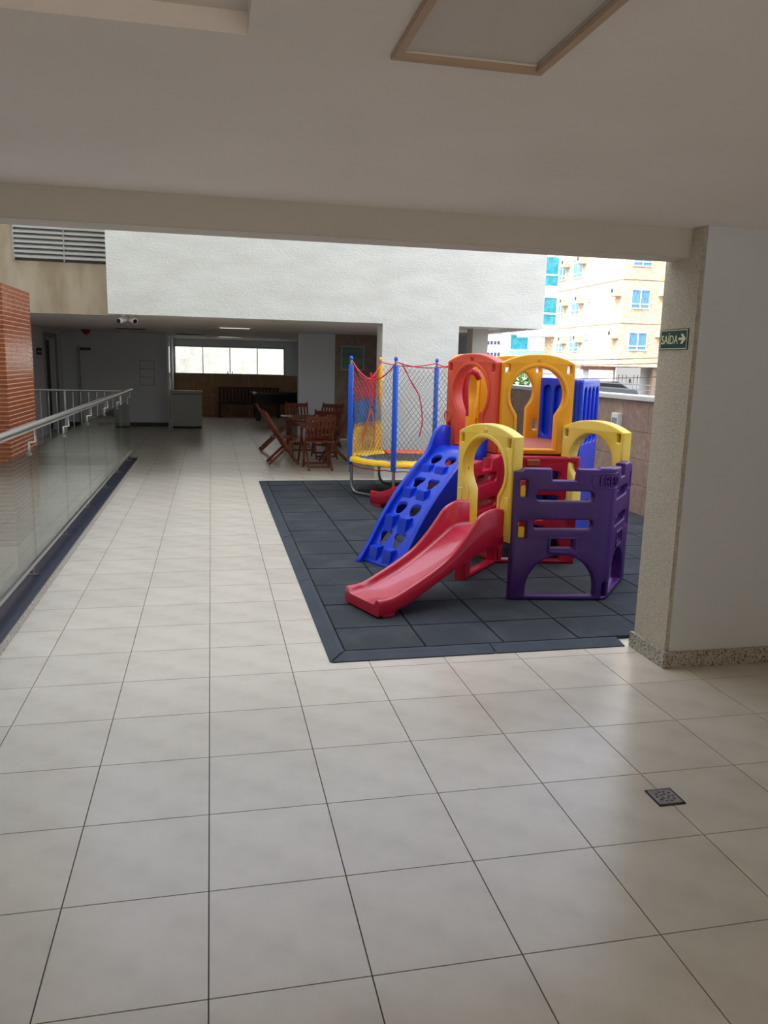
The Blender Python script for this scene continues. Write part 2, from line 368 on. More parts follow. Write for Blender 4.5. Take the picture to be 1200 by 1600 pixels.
# left and back walls of the far terrace
struct(build(MB().box(-3.7, -3.5, 11.8, 16.35, 0, 2.3).box(-3.7, -3.5, 17.55, 18.6, 0, 2.3).box(-3.7, -3.5, 16.35, 17.55, 2.1, 2.3).box(-4.2, -3.7, 18.5, 18.6, 0, 2.3), 'wall_left', mWHITE), 'shaded white side wall with dark doorway', 'wall')
struct(box('wall_back', -3.5, -1.05, 18.45, 18.6, 0, 2.3, mWHITE), 'shaded white wall behind the freezer with service panel', 'wall')
struct(box('wall_side', -1.2, -1.05, 18.6, 22.4, 0, 2.3, mWHITE), 'white side wall beyond the sliding door', 'wall')
struct(box('baseboard_back', -3.5, -1.03, 18.42, 18.45, 0, .1, mDARKD), 'dark skirting along the shaded back wall', 'baseboard')
mb = MB(); mb.box(-3.50, -3.47, 16.25, 16.35, 0, 2.2); mb.box(-3.50, -3.47, 17.55, 17.65, 0, 2.2); mb.box(-3.50, -3.47, 16.35, 17.55, 2.1, 2.2)
d = struct(build(mb, 'door_1', mDOOR), 'open doorway with dark wooden door in the shaded side wall', 'door')
box('door_leaf', -3.66, -3.62, 16.6, 17.53, .02, 2.05, mDARKD, d)
d = struct(box('door_2', -3.08, -2.72, 18.40, 18.45, 0, 1.93, mWHITE), 'plain white service door in the back wall', 'door')
box('door_leaf_edge', -3.14, -3.09, 18.40, 18.45, 0, 1.95, mGREYM, d)
# partition and picture wall
struct(box('wall_partition', 1.88, 2.68, 15.0, 15.2, 0, 2.3, mWHITE), 'plain white partition behind the wooden tables', 'wall')
wp = struct(box('wall_picture', 2.68, 4.9, 15.0, 15.2, 0, 2.3, mGROUT), 'taupe stone tiled wall with the framed print', 'wall')
for i in range(4):
    for j in range(5):
        z0 = .1+j*.44; box('panel', 2.683+i*.55, 2.683+i*.55+.545, 14.985, 15.0, z0, min(z0+.437, 2.298), mTAUPE, wp)
struct(box('baseboard_picture', 1.9, 4.9, 14.965, 14.985, 0, .1, mWHITE), 'white skirting below the stone tiled wall', 'baseboard')
struct(box('wall_inner', 2.68, 2.8, 15.2, 22.4, 0, 2.3, mWHITE), 'white side wall of the games area', 'wall')
# far window wall
wf = MB(); wf.box(-1.2, 2.8, 22.4, 22.6, 0, 1.27); wf.box(-1.2, -1.04, 22.4, 22.6, 1.27, 2.1); wf.box(2.26, 2.8, 22.4, 22.6, 1.27, 2.3); wf.box(-1.2, 2.26, 22.4, 22.6, 2.1, 2.3)
wfar = struct(build(wf, 'wall_far', mWHITE), 'far wall with wide window above tan stone', 'wall')
for i in range(7):
    for j in range(2):
        x0 = -1.04+i*.55; box('panel', x0+.003, min(x0+.547, 2.8), 22.385, 22.4, .002+j*.63, .627+j*.63, mTAN, wfar)
w1 = struct(box('window_1', -1.04, 2.26, 22.36, 22.41, 1.262, 1.29, mDOOR), 'wide four pane window full of white daylight', 'window')
mb = MB(); mb.box(-1.04, -1.0, 22.42, 22.47, 1.29, 2.1); mb.box(2.22, 2.26, 22.42, 22.47, 1.29, 2.1); mb.box(-1.0, 2.22, 22.42, 22.47, 2.06, 2.1)
for x in (-.2, .6, 1.42): mb.box(x-.012, x+.012, 22.43, 22.46, 1.29, 2.06)
build(mb, 'window_frame', mGREYM, w1)
for x0, x1 in ((-1.0, -.212), (-.188, .588), (.612, 1.408), (1.432, 2.22)): box('pane', x0, x1, 22.441, 22.447, 1.29, 2.06, mWGLASS, w1)
box('window_catch', .52, .545, 22.40, 22.43, 1.29, 1.36, mBLACK, w1); box('window_catch', .655, .68, 22.40, 22.43, 1.29, 1.36, mBLACK, w1)
struct(box('wall_outside', -6, 4.2, 27.5, 27.8, -2, 7, mat('outer_roughcast', (238, 234, 222), .95, col2=(216, 206, 186), scale=5, lo=.5, hi=.8, bump=.8, bscale=20)), 'sunlit white roughcast garden wall outside the far window', 'wall')
# sliding glass door edge by the freezer
ds = thing('sliding_door', 'open glass sliding door in pale frame beside the freezer', 'door', (-1.0, 18.3, 0))
mb = MB(); mb.box(-.03, .0, -.06, .0, 0, 2.25); mb.box(.03, .06, .5, .56, 0, 2.25); build(mb, 'frame', mALU, ds); box('pane', .005, .012, .0, .5, .02, 2.2, mGLASS, ds); box('handle', .014, .04, .05, .08, .95, 1.25, mSTEEL, ds)

# kerb with dark coping and pit behind the glass
k = struct(box('trim_3', -1.40, -1.17, -7, 11.02, -.1, .075, mGRAN), 'low granite faced kerb under the glass railing', 'kerb')
box('coping', -1.42, -1.158, -7, 11.03, .075, .095, mDARKGR, k, bevel=.003)
struct(box('wall_pit', -1.44, -1.405, -7, 11.7, -1.6, .08, mVOID), 'concrete side of the sunken ramp', 'wall')
struct(box('floor', -4.2, -1.44, -7, 11.75, -1.7, -1.5, mVOID), 'dim concrete floor of the sunken ramp behind the glass', 'floor')
# brick clad pillar
wb = struct(box('wall_brick', -2.9, -2.012, 6.46, 7.72, -1.5, 2.40, mBJOINT), 'glossy orange brick tile clad pillar behind the glass railing', 'pillar')
def bricks_on(mb, side, a0, a1, z0, z1):
    bw, bh, j = .24, .046, .011; z = z0; row = 0
    while z < z1-.01:
        a = a0
        while a < a1-.02:
            b = min(a+bw-j, a1)
            if side == 'x': mb.box(-2.013, -2.003, a, b, z, min(z+bh-j, z1))
            else: mb.box(a, b, 6.451, 6.461, z, min(z+bh-j, z1))
            a += bw
        z += bh; row += 1
mb = MB(); bricks_on(mb, 'x', 6.452, 7.72, -.3, 2.40); bricks_on(mb, 'y', -2.9, -2.004, -.3, 2.40)
bt = build(mb, 'brick_tiles', mBRICK, wb); bt['kind'] = 'stuff'
# boundary wall on the right
bw = struct(box('wall_boundary', 4.985, 5.2, 1.9, 18, 0, 1.34, mGROUT), 'stone clad boundary wall with pale coping', 'wall')
for i in range(18):
    y0 = 2.25+i*.62
    for z0, z1 in ((0.0, .345), (.35, .655), (.66, .975), (.98, 1.335)): box('panel', 4.972, 4.985, y0+.002, y0+.618, z0, z1, mCLAD, bw)
box('coping', 4.94, 5.24, 1.9, 18, 1.34, 1.395, mCOPING, bw, bevel=.004)
struct(box('ground', 5.2, 90, -30, 130, -1.2, -1.1, mROAD), 'pale street level ground beyond the boundary wall', 'ground')
struct(box('ground', -14, 5.2, 23, 60, -.3, -.2, mROAD), 'pale yard outside the far window', 'ground')

# ------------------------------------------------------------------ rubber play mat
rm = thing('rubber_mat', 'dark grey interlocking rubber tile mat under the playset', 'play mat')
MZ = .022
xs = [.78+.5*i for i in range(9)] ; xs[-1] = 4.95
ys = [2.03, 2.43]+[2.43+.5*k for k in range(1, 13)]+[8.83]
for i in range(len(xs)-1):
    for j in range(len(ys)-1):
        if xs[i] > 2.5 and ys[j+1] < 1.9: continue
        dz = random.uniform(-.0015, .0015)
        box('rubber_tile', xs[i]+.004, xs[i+1]-.004, ys[j]+.004, ys[j+1]-.004, .001, MZ+dz, mRUB, rm, bevel=.003)
def edge(name, quad_out, quad_in):
    (a, b), (c, d2) = quad_out, quad_in   # a,b outer floor edge, c,d inner top edge
    v = [(a[0], a[1], .001), (b[0], b[1], .001), (d2[0], d2[1], .001), (c[0], c[1], .001), (a[0], a[1], .006), (b[0], b[1], .006), (d2[0], d2[1], MZ), (c[0], c[1], MZ)]
    mid = [(c[0]*.75+a[0]*.25, c[1]*.75+a[1]*.25, MZ), (d2[0]*.75+b[0]*.25, d2[1]*.75+b[1]*.25, MZ)]
    v += mid
    build(MB().add(v, [(0, 1, 2, 3), (0, 1, 5, 4), (4, 5, 9, 8), (8, 9, 6, 7), (2, 6, 7, 3), (0, 4, 8, 7, 3), (1, 2, 6, 9, 5)]), name, mRUBE, rm, bevel=.0015)
cuts = [2.03, 3.62, 5.2, 7.0, 8.83]; 
for a, b in zip(cuts[:-1], cuts[1:]):
    edge('edge_strip', ((.675, a+.002 if a > 2.1 else 1.903), (.675, b-.002 if b < 8.8 else 8.93)), ((.776, a+.002 if a > 2.1 else 2.026), (.776, b-.002)))
for a, b in ((.78, 1.68), (1.68, 2.53)):
    edge('edge_strip', ((a+.003 if a > 1 else .683, 1.90), (b-.003, 1.90)), ((a+.003, 2.024), (b-.003, 2.024)))
for a, b in ((.78, 2.0), (2.0, 2.42)):
    edge('edge_strip', ((a+.003 if a > 1 else .683, 8.94), (b-.003, 8.94)), ((a+.003, 8.836), (b-.003, 8.836)))

# ------------------------------------------------------------------ playset
SD = .724
def hexv(cx, cy): return [Vector((cx+SD*math.cos(R(230.9+60*k)), cy+SD*math.sin(R(230.9+60*k)), 0)) for k in range(6)]
A = hexv(2.582, 3.437); Bx = hexv(2.582+SD*3**.5*math.cos(R(80.9))+.07, 3.437+SD*3**.5*math.sin(R(80.9))-.09)
ps = thing('playset', 'colourful moulded plastic playset with towers, slide, arches and climbing ramp', 'playset', (0, 0, 0))
BASE = MZ+.002
def frame_fn(a, b, flip=False):
    d = (b-a).normalized(); n = Vector((-d.y, d.x, 0))     # inward normal for a CCW ring
    return lambda c: Vector((a.x+d.x*c.x+n.x*c.z, a.y+d.y*c.x+n.y*c.z, c.y))
def keyhole(cx, zb, bot=.045, w0=.165, z1=.33, z2=.40, zc=.50, r=.232, bottom_open=False):
    pts = [(cx-w0, zb+bot), (cx+w0, zb+bot), (cx+w0, zb+z1)]
    a0 = math.atan2(z2-zc, math.sqrt(max(r*r-(z2-zc)**2, 1e-6)))
    for k in range(29):
        t = a0+(math.pi-2*a0)*k/28; pts.append((cx+r*math.cos(t), zb+zc+r*math.sin(t)))
    pts.append((cx-w0, zb+z1)); return pts
def archline(x0, x1, zb, zs, zt, n=24):
    pts = [(x0, zb), (x1, zb), (x1, zb+zs-.02)]
    for k in range(n+1):
        t = k/n; x = x1-(x1-x0)*t; s = 2*t-1
        pts.append((x, zb+zs+(zt-zs)*(1-abs(s)**2.2)))
    pts.append((x0, zb+zs-.02)); return pts
def grow(pts, d):
    n = len(pts); o = []
    for i in range(n):
        a, b, c = Vector(pts[i-1]), Vector(pts[i]), Vector(pts[(i+1) % n])
        e1 = (b-a).normalized() if (b-a).length > 1e-9 else Vector((1, 0)); e2 = (c-b).normalized() if (c-b).length > 1e-9 else e1
        nn = Vector((e1.y+e2.y, -(e1.x+e2.x))); nn = nn.normalized() if nn.length > 1e-6 else Vector((e1.y, -e1.x))
        o.append((b.x+nn.x*d, b.y+nn.y*d))
    return o
def arch(name, a, b, zb, m, label, x0=.045, x1=.68, pockets='hole', depth=.10, pm=None):
    L = (b-a).length; cx = (x0+x1)/2; fn = frame_fn(a, b)
    out = archline(x0, x1, zb, .765, .84); key = keyhole(cx, zb)
    pk = [(x0+.03, x0+.068, zb+.685, zb+.75), (x1-.068, x1-.03, zb+.685, zb+.75), (x1-.075, x1-.03, zb+.12, zb+.22), (x0+.03, x0+.075, zb+.12, zb+.22)]
    loops = [out, key]
    loops += [rrect(*q, .008, 3) for q in (pk if pockets == 'hole' else pk[:2])]
    n = 16; ring0 = [(cx+.017*math.cos(2*math.pi*k/n), zb+.795+.017*math.sin(2*math.pi*k/n)) for k in range(n)]
    if pm is mCOR2: loops.append([(cx+(x-cx)*.8, zb+.795+(z-zb-.795)*.8) for x, z in ring0])
    o = finish(name, vmap(fillcurve(loops, depth, .012, 2), fn), m, ps, smooth=40); o['label'] = label
    # raised moulding round the opening, the crown disc and the side ribs
    ring = [grow(key, .034), grow(key, .006)]
    rl = finish('moulding', vmap(fillcurve(ring, .016, .006, 2), lambda c: fn(Vector((c.x, c.y, c.z-.010)))), m, o, smooth=40)
    disc = [ring0]+([[(cx+(x-cx)*.75, zb+.795+(z-zb-.795)*.75) for x, z in ring0]] if pm is mCOR2 else [])
    finish('crown_boss', vmap(fillcurve(disc, .014, .004, 1), lambda c: fn(Vector((c.x, c.y, c.z-.008)))), m, o, smooth=40)
    if pockets != 'hole':
        for q in pk[:2]: finish('plug', vmap(fillcurve([rrect(*q, .006, 2)], .012, .003, 1), lambda c: fn(Vector((c.x, c.y, c.z+.03)))), m, o)
        for sx in (x0+.02, x1-.07):
            finish('rib', vmap(fillcurve([rrect(sx, sx+.05, zb+.04, zb+.33, .008, 2)], .012, .004, 1), lambda c: fn(Vector((c.x, c.y, c.z-.006)))), m, o)
    return o
mYA2 = mat('deep_yellow_plug', (240, 182, 22), .45)
mCOR2 = mat('dark_coral', (120, 30, 24), .5)
arch('arch_panel', A[5], A[0], .44, mYELA, 'faded yellow arch over the red slide', .075, .70, 'plug', .10, mYA2)
arch('arch_panel', A[2], A[3], .44, mYELA, 'faded yellow arch beside the boundary wall', .03, .69, 'plug', .10, mYA2)
arch('arch_panel', Bx[0], Bx[1], .965, mYELB, 'amber arch facing the lower platform', .03, .655, 'hole', .09, mYELB)
arch('arch_panel', Bx[5], Bx[0], .965, mCORAL, 'coral arch above the blue climbing ramp', .02, .70, 'hole', .10, mCOR2)
arch('arch_panel', Bx[3], Bx[4], .965, mYELB, 'amber arch at the back of the high platform', .05, .68, 'hole', .09, mYELB)
arch('arch_panel', Bx[4], Bx[5], .965, mYELB, 'amber arch at the head of the rear slide', .05, .68, 'hole', .09, mYELB)
fnq = frame_fn(Bx[5], Bx[0]); cq = lambda r: [(.055+r*math.cos(2*math.pi*k/18), 1.24+r*math.sin(2*math.pi*k/18)) for k in range(18)]
finish('round_emblem', vmap(fillcurve([cq(.052), cq(.043)], .012, .003, 1), lambda c: fnq(Vector((c.x, c.y, c.z-.009)))), mCORAL, ps, smooth=40)
# yellow pin in the coral pocket
fn = frame_fn(Bx[5], Bx[0]); finish('pin', vmap(fillcurve([rrect(.628, .668, 1.09, 1.17, .012, 3)], .03, .008, 1), lambda c: fn(Vector((c.x, c.y, c.z+.01)))), mat('cream_pin', (232, 186, 96), .5), ps)
# bent double panel
def bent_map(a, b, c, r=.11):
    d1 = (b-a).normalized(); d2 = (c-b).normalized(); L1 = (b-a).length
    ang = d1.angle(d2); tl = r*math.tan(ang/2); n1 = Vector((-d1.y, d1.x, 0)); ctr = b-d1*tl+n1*r
    def fn(q):
        s, z, d = q.x, q.y, q.z
        if s < L1-tl: p = a+d1*s+n1*d
        elif s > L1+tl:
            n2 = Vector((-d2.y, d2.x, 0)); p = b+d2*(s-L1)+n2*d
        else:
            t = (s-(L1-tl))/(2*tl)*ang
            nn = n1*math.cos(t)-d1*math.sin(t); p = ctr-nn*(r-d)
        return Vector((p.x, p.y, z))
    return fn, L1, tl
def bent_panel(name, a, b, c, m, label, plug, zt=.99, lettering=False, notch=True):
    fn, L1, tl = bent_map(a, b, c); L2 = (c-b).length; L = L1+L2
    def X(t, half): return t*L1/SD if half == 0 else L-t*L2/SD
    top = [(0, zt-.02), (.055, zt-.02), (.075, zt), (.27, zt), (.28, zt-.085), (.455, zt-.085), (.465, zt)]
    out = [(0, BASE), (L, BASE)] + [(X(t, 1), z) for t, z in top] + [(L1+.11, zt), (L1+.10, zt+.012), (L1-.10, zt+.012), (L1-.11, zt)] + ([(X(t, 0), z) for t, z in reversed(top)] if notch else [(0, zt)])
    loops = [out]
    for hf in (0, 1):
        def rr(t0, t1, z0, z1, r): 
            u0, u1 = sorted((X(t0, hf), X(t1, hf))); return rrect(u0, u1, z0, z1, r)
        loops += [rr(.045, .10, .78, .905, .012), rr(.045, .11, .48, .605, .012), rr(.165, .585, .755, .83, .037), rr(.155, .59, .55, .622, .035), rr(.295, .455, .41, .48, .01)]
        ar = [(X(.125, hf), .055), (X(.635, hf), .055), (X(.635, hf), .12)]
        for k in range(21):
            t = math.pi*k/20; ar.append((X(.38+.255*math.cos(t)*(1-.04*math.sin(t)), hf), .12+.24*math.sin(t)))
        ar.append((X(.125, hf), .12)); loops.append(ar)
    hole = [(L1-.026, .05), (L1+.026, .05)]+[(L1+.026*math.cos(math.pi*k/8), .13+.03*math.sin(math.pi*k/8)) for k in range(9)]
    loops.append(hole)
    me = fillcurve(loops, .085, .014, 2)
    slice_x(me, [L1-tl+2*tl*k/8 for k in range(9)])
    o = finish(name, vmap(me, fn), m, ps, smooth=45); o['label'] = label
    # recessed surround of the little window
    for hf in (0, 1):
        u0, u1 = sorted((X(.27, hf), X(.49, hf)))
        fr = fillcurve([rrect(u0, u1, .37, .50, .014, 3), rrect(u0+.02, u1-.02, .39, .482, .008, 3)], .014, .005, 1)
        finish('moulding', vmap(fr, lambda c: fn(Vector((c.x, c.y, c.z-.009)))), m, o, smooth=45)
        for (t0, t1, z0, z1) in ((.05, .092, .785, .865), (.05, .10, .485, .565)):
            u0, u1 = sorted((X(t0, hf), X(t1, hf)))
            finish('plug', vmap(fillcurve([rrect(u0, u1, z0, z1, .008, 2)], .03, .006, 1), lambda c: fn(Vector((c.x, c.y, c.z+.018)))), plug, o)
    if lettering:
        tm_ = fit(textmesh('FRESO', .1, .022), L1-.10, L1+.095, zt-.118, zt-.045, -.011)
        slice_x(tm_, [L1-tl+2*tl*k/8 for k in range(9)])
        finish('lettering', vmap(tm_, fn), m, o)
        ov = fillcurve([rrect(L1-.165, L1+.14, zt-.14, zt-.025, .055, 6), rrect(L1-.157, L1+.132, zt-.132, zt-.033, .048, 6)], .008, .003, 1)
        slice_x(ov, [L1-tl+2*tl*k/8 for k in range(9)])
        finish('lettering_border', vmap(ov, lambda c: fn(Vector((c.x, c.y, c.z-.005)))), m, o)
    return o
bent_panel('bent_panel', A[0], A[1], A[2], mPURP, 'purple castle panel with slots and arched openings', mYELP, lettering=True)
P5 = Vector((1.90, 3.47, 0))
# the red bent panel backs the low platform; listed so that its inward side faces the low tower
bent_panel('bent_panel', Bx[1]+Vector((.0, -.0, 0)), Bx[0], P5, mRED, 'crimson castle panel under the amber arch', mBROWN, zt=.955, notch=False)
fnr = frame_fn(Bx[0], Bx[1])
finish('plug', vmap(fillcurve([rrect(.26, .37, .875, .93, .01, 2)], .06, .006, 1), lambda c: fnr(Vector((c.x, c.y, c.z-.125)))), mBROWN, ps)
# decks
def hexdeck(name, V, z, m, inset=.05):
    c = sum(V, Vector())/6; mb = MB(); vs = [c+(v-c)*(1-inset) for v in V]
    mb.add([(v.x, v.y, z-.06) for v in vs]+[(v.x, v.y, z) for v in vs], [tuple(range(6))[::-1], tuple(range(6, 12))]+[(k, (k+1) % 6, 6+(k+1) % 6, 6+k) for k in range(6)])
    return build(mb, name, m, ps, bevel=.006)
hexdeck('platform', Bx, 1.005, mDECK, .10)
# blue grooved panels of the high tower
def groove_panel(a, b, z0, z1, label, slots):
    fn = frame_fn(a, b); L = (b-a).length
    core = fillcurve([rrect(.03, L-.03, z0, z1, .03)], .03, .004, 1)
    o = finish('wall_panel', vmap(core, lambda c: fn(Vector((c.x, c.y, c.z+.035)))), mBLUE, ps, smooth=40); o['label'] = label
    for zoff in (0, .065):
        lp = [rrect(.03, L-.03, z0, z1, .03)]
        w = (L-.12)/slots
        for k in range(slots): lp.append(rrect(.06+k*w+.02, .06+(k+1)*w-.02, 1.04, z1-.07, .05, 6))
        if z0 < .5: 
            lp.append(rrect(.16, L-.16, .62, .72, .03)); lp.append(rrect(.16, L-.16, .40, .50, .03))
        finish('skin', vmap(fillcurve(lp, .036, .01, 2), lambda c: fn(Vector((c.x, c.y, c.z+zoff)))), mBLUE, o, smooth=40)
    return o
groove_panel(Bx[1], Bx[2], BASE, 1.605, 'tall blue grooved panel on the outer side', 4)
groove_panel(Bx[2], Bx[3], BASE, 1.60, 'tall blue grooved panel at the back', 4)
# white catch on the blue panel
fnb = frame_fn(Bx[1], Bx[2]); finish('pin', vmap(fillcurve([rrect(.05, .085, 1.10, 1.21, .008, 2)], .02, .004, 1), lambda c: fnb(Vector((c.x, c.y, c.z-.012)))), mWPLA, ps)
# lower coral panel under the climbing ramp and rear legs
def ladder_panel(a, b, z1, m, label):
    fn = frame_fn(a, b); L = (b-a).length; lp = [rrect(.02, L-.02, BASE, z1, .03)]
    for k in range(4): lp.append(rrect(.13, L-.13, .10+k*.21, .24+k*.21, .03))
    o = finish('ladder_panel', vmap(fillcurve(lp, .08, .012, 2), fn), m, ps, smooth=40); o['label'] = label; return o
ladder_panel(Bx[5], Bx[0], .96, mCORAL, 'coral lower panel with openings behind the ramp')
ladder_panel(Bx[3], Bx[4], .96, mRED, 'crimson lower panel at the back')
ladder_panel(Bx[4], Bx[5], .96, mBLUE, 'blue lower panel below the rear slide')
# coral cross panel seen inside the coral arch
fnc = frame_fn(Bx[5], Bx[0])
finish('grab_panel', vmap(fillcurve([rrect(.37, .56, 1.0, 1.30, .02), rrect(.40, .50, 1.15, 1.23, .03), rrect(.40, .50, 1.03, 1.10, .03)], .05, .01, 2), lambda c: fnc(Vector((c.x, c.y, c.z+.10)))), mCORAL, ps, smooth=40)
# slides -------------------------------------------------------------
RAIL = [(0, .68), (.07, .692), (.15, .68), (.23, .64), (.30, .56), (.39, .46), (.50, .365), (.64, .285), (.81, .208), (.95, .155), (1.07, .148)]
DECK = [(0, .50), (.12, .50), (.20, .48), (.28, .43), (.40, .355), (.54, .275), (.65, .22), (.80, .16), (.92, .122), (1.07, .105)]
BOT = [(0, .42), (.11, .40), (.32, .33), (.50, .245), (.69, .15), (.81, .092), (.94, .05), (1.07, .034)]
def slide(origin, n, l, hw, scale, zscale, m, label, name='slide'):
    N = 44; rows = []
    for i in range(N+1):
        x = 1.07*i/N; zr, zd, zb = interp(RAIL, x), interp(DECK, x), interp(BOT, x)
        zr = max(zr, zd+.03)
        w = hw; half = [(w-.012, zb), (w, zb+.012), (w, zr-.018), (w-.006, zr-.006), (w-.018, zr), (w-.034, zr-.004), (w-.042, zr-.014), (w-.048, zd+.025), (w-.058, zd+.006), (w-.085, zd)]
        sec = [(-a, z) for a, z in half]; sec = sec + half[::-1]
        rows.append([origin+n*(x*scale)+l*a+Vector((0, 0, BASE+(z-BASE)*zscale)) for a, z in sec])
    k = len(rows[0]); vs = [q for r_ in rows for q in r_]; fs = []
    for i in range(N):
        for j in range(k): fs.append((i*k+j, i*k+(j+1) % k, (i+1)*k+(j+1) % k, (i+1)*k+j))
    fs += [tuple(range(k)), tuple(N*k+j for j in range(k))]
    o = build(MB().add(vs, fs), name, m, ps, smooth=50); o['label'] = label
    for s in (-1, 1):
        M = Matrix.Translation(origin+n*(.985*scale)+l*(s*(hw-.045))) @ Matrix((n, l, Vector((0, 0, 1)))).transposed().to_4x4()
        build(MB().box(-.05*scale, .05*scale, -.042, .042, BASE, .06, M), 'foot', m, o, bevel=.006)
    return o
nA = Vector((math.cos(R(200.9)), math.sin(R(200.9)), 0)); lA = Vector((.357, -.934, 0))
slide((A[5]+A[0])/2+lA*.06, nA, lA, .222, 1.0, 1.0, mPINK, 'low crimson slide with flared sides')
top = Vector((2.72, 5.25, 0)); end = Vector((2.10, 6.93, 0)); n2 = (end-top).normalized(); l2 = Vector((-n2.y, n2.x, 0))
slide(top, n2, l2, .23, (end-top).length/1.07, 1.4, mRED, 'crimson slide running back to the trampoline')
# red grab bar seen through the coral arch
mb = MB(); gp = lambda u, v, y: ony(u, v, y)
mb.tube([gp(727, 650, 4.85), gp(727, 600, 4.85), gp(729, 585, 4.85), gp(736, 579, 4.85), gp(745, 583, 4.85), gp(750, 592, 4.85)], .034, 8)
build(mb, 'grab_bar', mRED, ps, smooth=60)
# blue climbing ramp ------------------------------------------------
ang = R(206.9); nR = Vector((math.cos(ang), math.sin(ang), 0)); lR = Vector((-nR.y, nR.x, 0)); lR = lR if lR.y < 0 else -lR
oR = (Bx[5]+Bx[0])/2
RT = [(0, 1.15), (.10, 1.165), (.15, 1.14), (.19, 1.09), (.23, 1.00), (.28, .925), (.36, .86), (.45, .775), (.61, .61), (.77, .41), (.92, .18), (1.03, .035)]
RD = [(0, .985), (.12, .98), (.18, .955), (.28, .865), (.45, .71), (.61, .54), (.77, .335), (.92, .10), (.97, .03)]
def rz(x): return interp(RD, x)
# deck with keyhole openings
dl = [[(0, -.235), (.965, -.235), (.965, .235), (0, .235)]]
rowsn = [.265, .465, .655, .825]
def kh(x, y, s):
    pts = []
    for k in range(18):
        t = 2*math.pi*k/18; r = .050 + .012*math.cos(3*t)*(1 if s else .3)
        pts.append((x+r*.8*math.cos(t), y+r*1.15*math.sin(t)))
    return pts
for i, x in enumerate(rowsn):
    for y in (-.125, .055): dl.append(kh(x, y, i % 2))
me = fillcurve(dl, .03, .004, 1); slice_x(me, [.03*k for k in range(1, 32)])
for v in me.vertices:
    x, y, z = v.co; p = oR+nR*x+lR*y; v.co = (p.x, p.y, max(rz(x)-.03+z, BASE))
me.update()
rp = finish('climbing_ramp', me, mBLUE, ps, smooth=35); rp['label'] = 'blue climbing ramp with foothold blocks'
for s in (-1, 1):
    vs = []; N = 40
    for i in range(N+1):
        x = 1.035*i/N; zt_ = max(interp(RT, x), BASE+.012); zb_ = max(min(rz(x), zt_-.03)-.10-.10*math.sin(math.pi*min(x/.9, 1)), BASE)
        zb_ = min(zb_, zt_-.01)
        for w, z in ((.222, zb_), (.222, zt_-.012), (.232, zt_), (.254, zt_), (.266, zt_-.012), (.266, zb_)):
            p = oR+nR*x+lR*(s*w-.008); vs.append((p.x, p.y, z))
    fs = [(i*6+j, i*6+(j+1) % 6, i*6+6+(j+1) % 6, i*6+6+j) for i in range(N) for j in range(6)]+[tuple(range(6)), tuple(N*6+j for j in range(6))]
    build(MB().add(vs, fs), 'side_rail', mBLUE, rp, smooth=50)
for i, x in enumerate(rowsn):
    for y in (-.140, .035):
        x0, x1 = x+.050, min(x+.120+.006*i, .95); h0, h1 = .018, .085+.012*i
        mb = MB(); w = .056
        pr = [(x0-.006, rz(x0)-.03), (x0-.006, rz(x0)+.004), (x1-.01, rz(x0)-.004), (x1+.008, rz(x1)-.03)]
        vs = []
        for yy, sh in ((y-w, 1), (y+w, 1)):
            for q in pr:
                p = oR+nR*q[0]+lR*(yy); vs.append((p.x, p.y, max(q[1], BASE)))
        mb.add(vs, [(0, 1, 2, 3), (7, 6, 5, 4), (0, 4, 5, 1), (1, 5, 6, 2), (2, 6, 7, 3), (3, 7, 4, 0)])
        build(mb, 'foothold', mBLUE, rp, bevel=.005)

# ------------------------------------------------------------------ trampoline
TC = Vector((2.55, 7.7, 0)); TR = .75
tr = thing('trampoline', 'small round trampoline with coloured poles and safety net', 'trampoline', TC)
angs = [180, 243, 306, 10, 48, 108]
def tp(a, r, z): return Vector((r*math.cos(R(a)), r*math.sin(R(a)), z))
mb = MB(); mb.tube([tp(a, TR, .46) for a in range(0, 360, 9)], .02, 8, True); build(mb, 'frame_ring', mGALV, tr, smooth=60)
mb = MB(); mb.tube([tp(a, TR-.01, .395+.008*math.sin(a)) for a in range(0, 360, 9)], .007, 6, True); build(mb, 'tie_cord', mRIB, tr, smooth=60)
for a, b in ((180, 243), (306, 370), (48, 108)):
    p, q = tp(a, TR, 0), tp(b, TR, 0); e = (q-p).normalized(); h = .05+.0
    pts = [p+Vector((0, 0, .44)), p+Vector((0, 0, .17)), p+e*.02+Vector((0, 0, .10)), p+e*.06+Vector((0, 0, .06)), p+e*.12+Vector((0, 0, .045)), q-e*.12+Vector((0, 0, .045)), q-e*.06+Vector((0, 0, .06)), q-e*.02+Vector((0, 0, .10)), q+Vector((0, 0, .17)), q+Vector((0, 0, .44))]
    build(MB().tube(pts, .02, 8), 'leg', mGALV, tr, smooth=60)
mb = MB(); n = 40
mb.add([tp(360*k/n, .58, .475) for k in range(n)]+[tp(360*k/n, .58, .483) for k in range(n)], [tuple(range(n))[::-1], tuple(range(n, 2*n))]+[(k, (k+1) % n, n+(k+1) % n, n+k) for k in range(n)])
build(mb, 'jumping_mat', mTMAT, tr)
def pad(a0, a1, r0, r1, z, m):
    vs = []; na = 14; prof = [(0, 0), (.1, .022), (.35, .034), (.65, .034), (.9, .022), (1, -.01), (1, -.03), (0, -.008)]
    for i in range(na+1):
        a = a0+(a1-a0)*i/na
        for t, dz in prof: vs.append(tp(a, r0+(r1-r0)*t, z+dz+.004*math.sin(i*2.1+t*9)))
    k = len(prof); fs = [(i*k+j, i*k+(j+1) % k, (i+1)*k+(j+1) % k, (i+1)*k+j) for i in range(na) for j in range(k)]+[tuple(range(k)), tuple(na*k+j for j in range(k))]
    build(MB().add(vs, fs), 'edge_pad', m, tr, smooth=60)
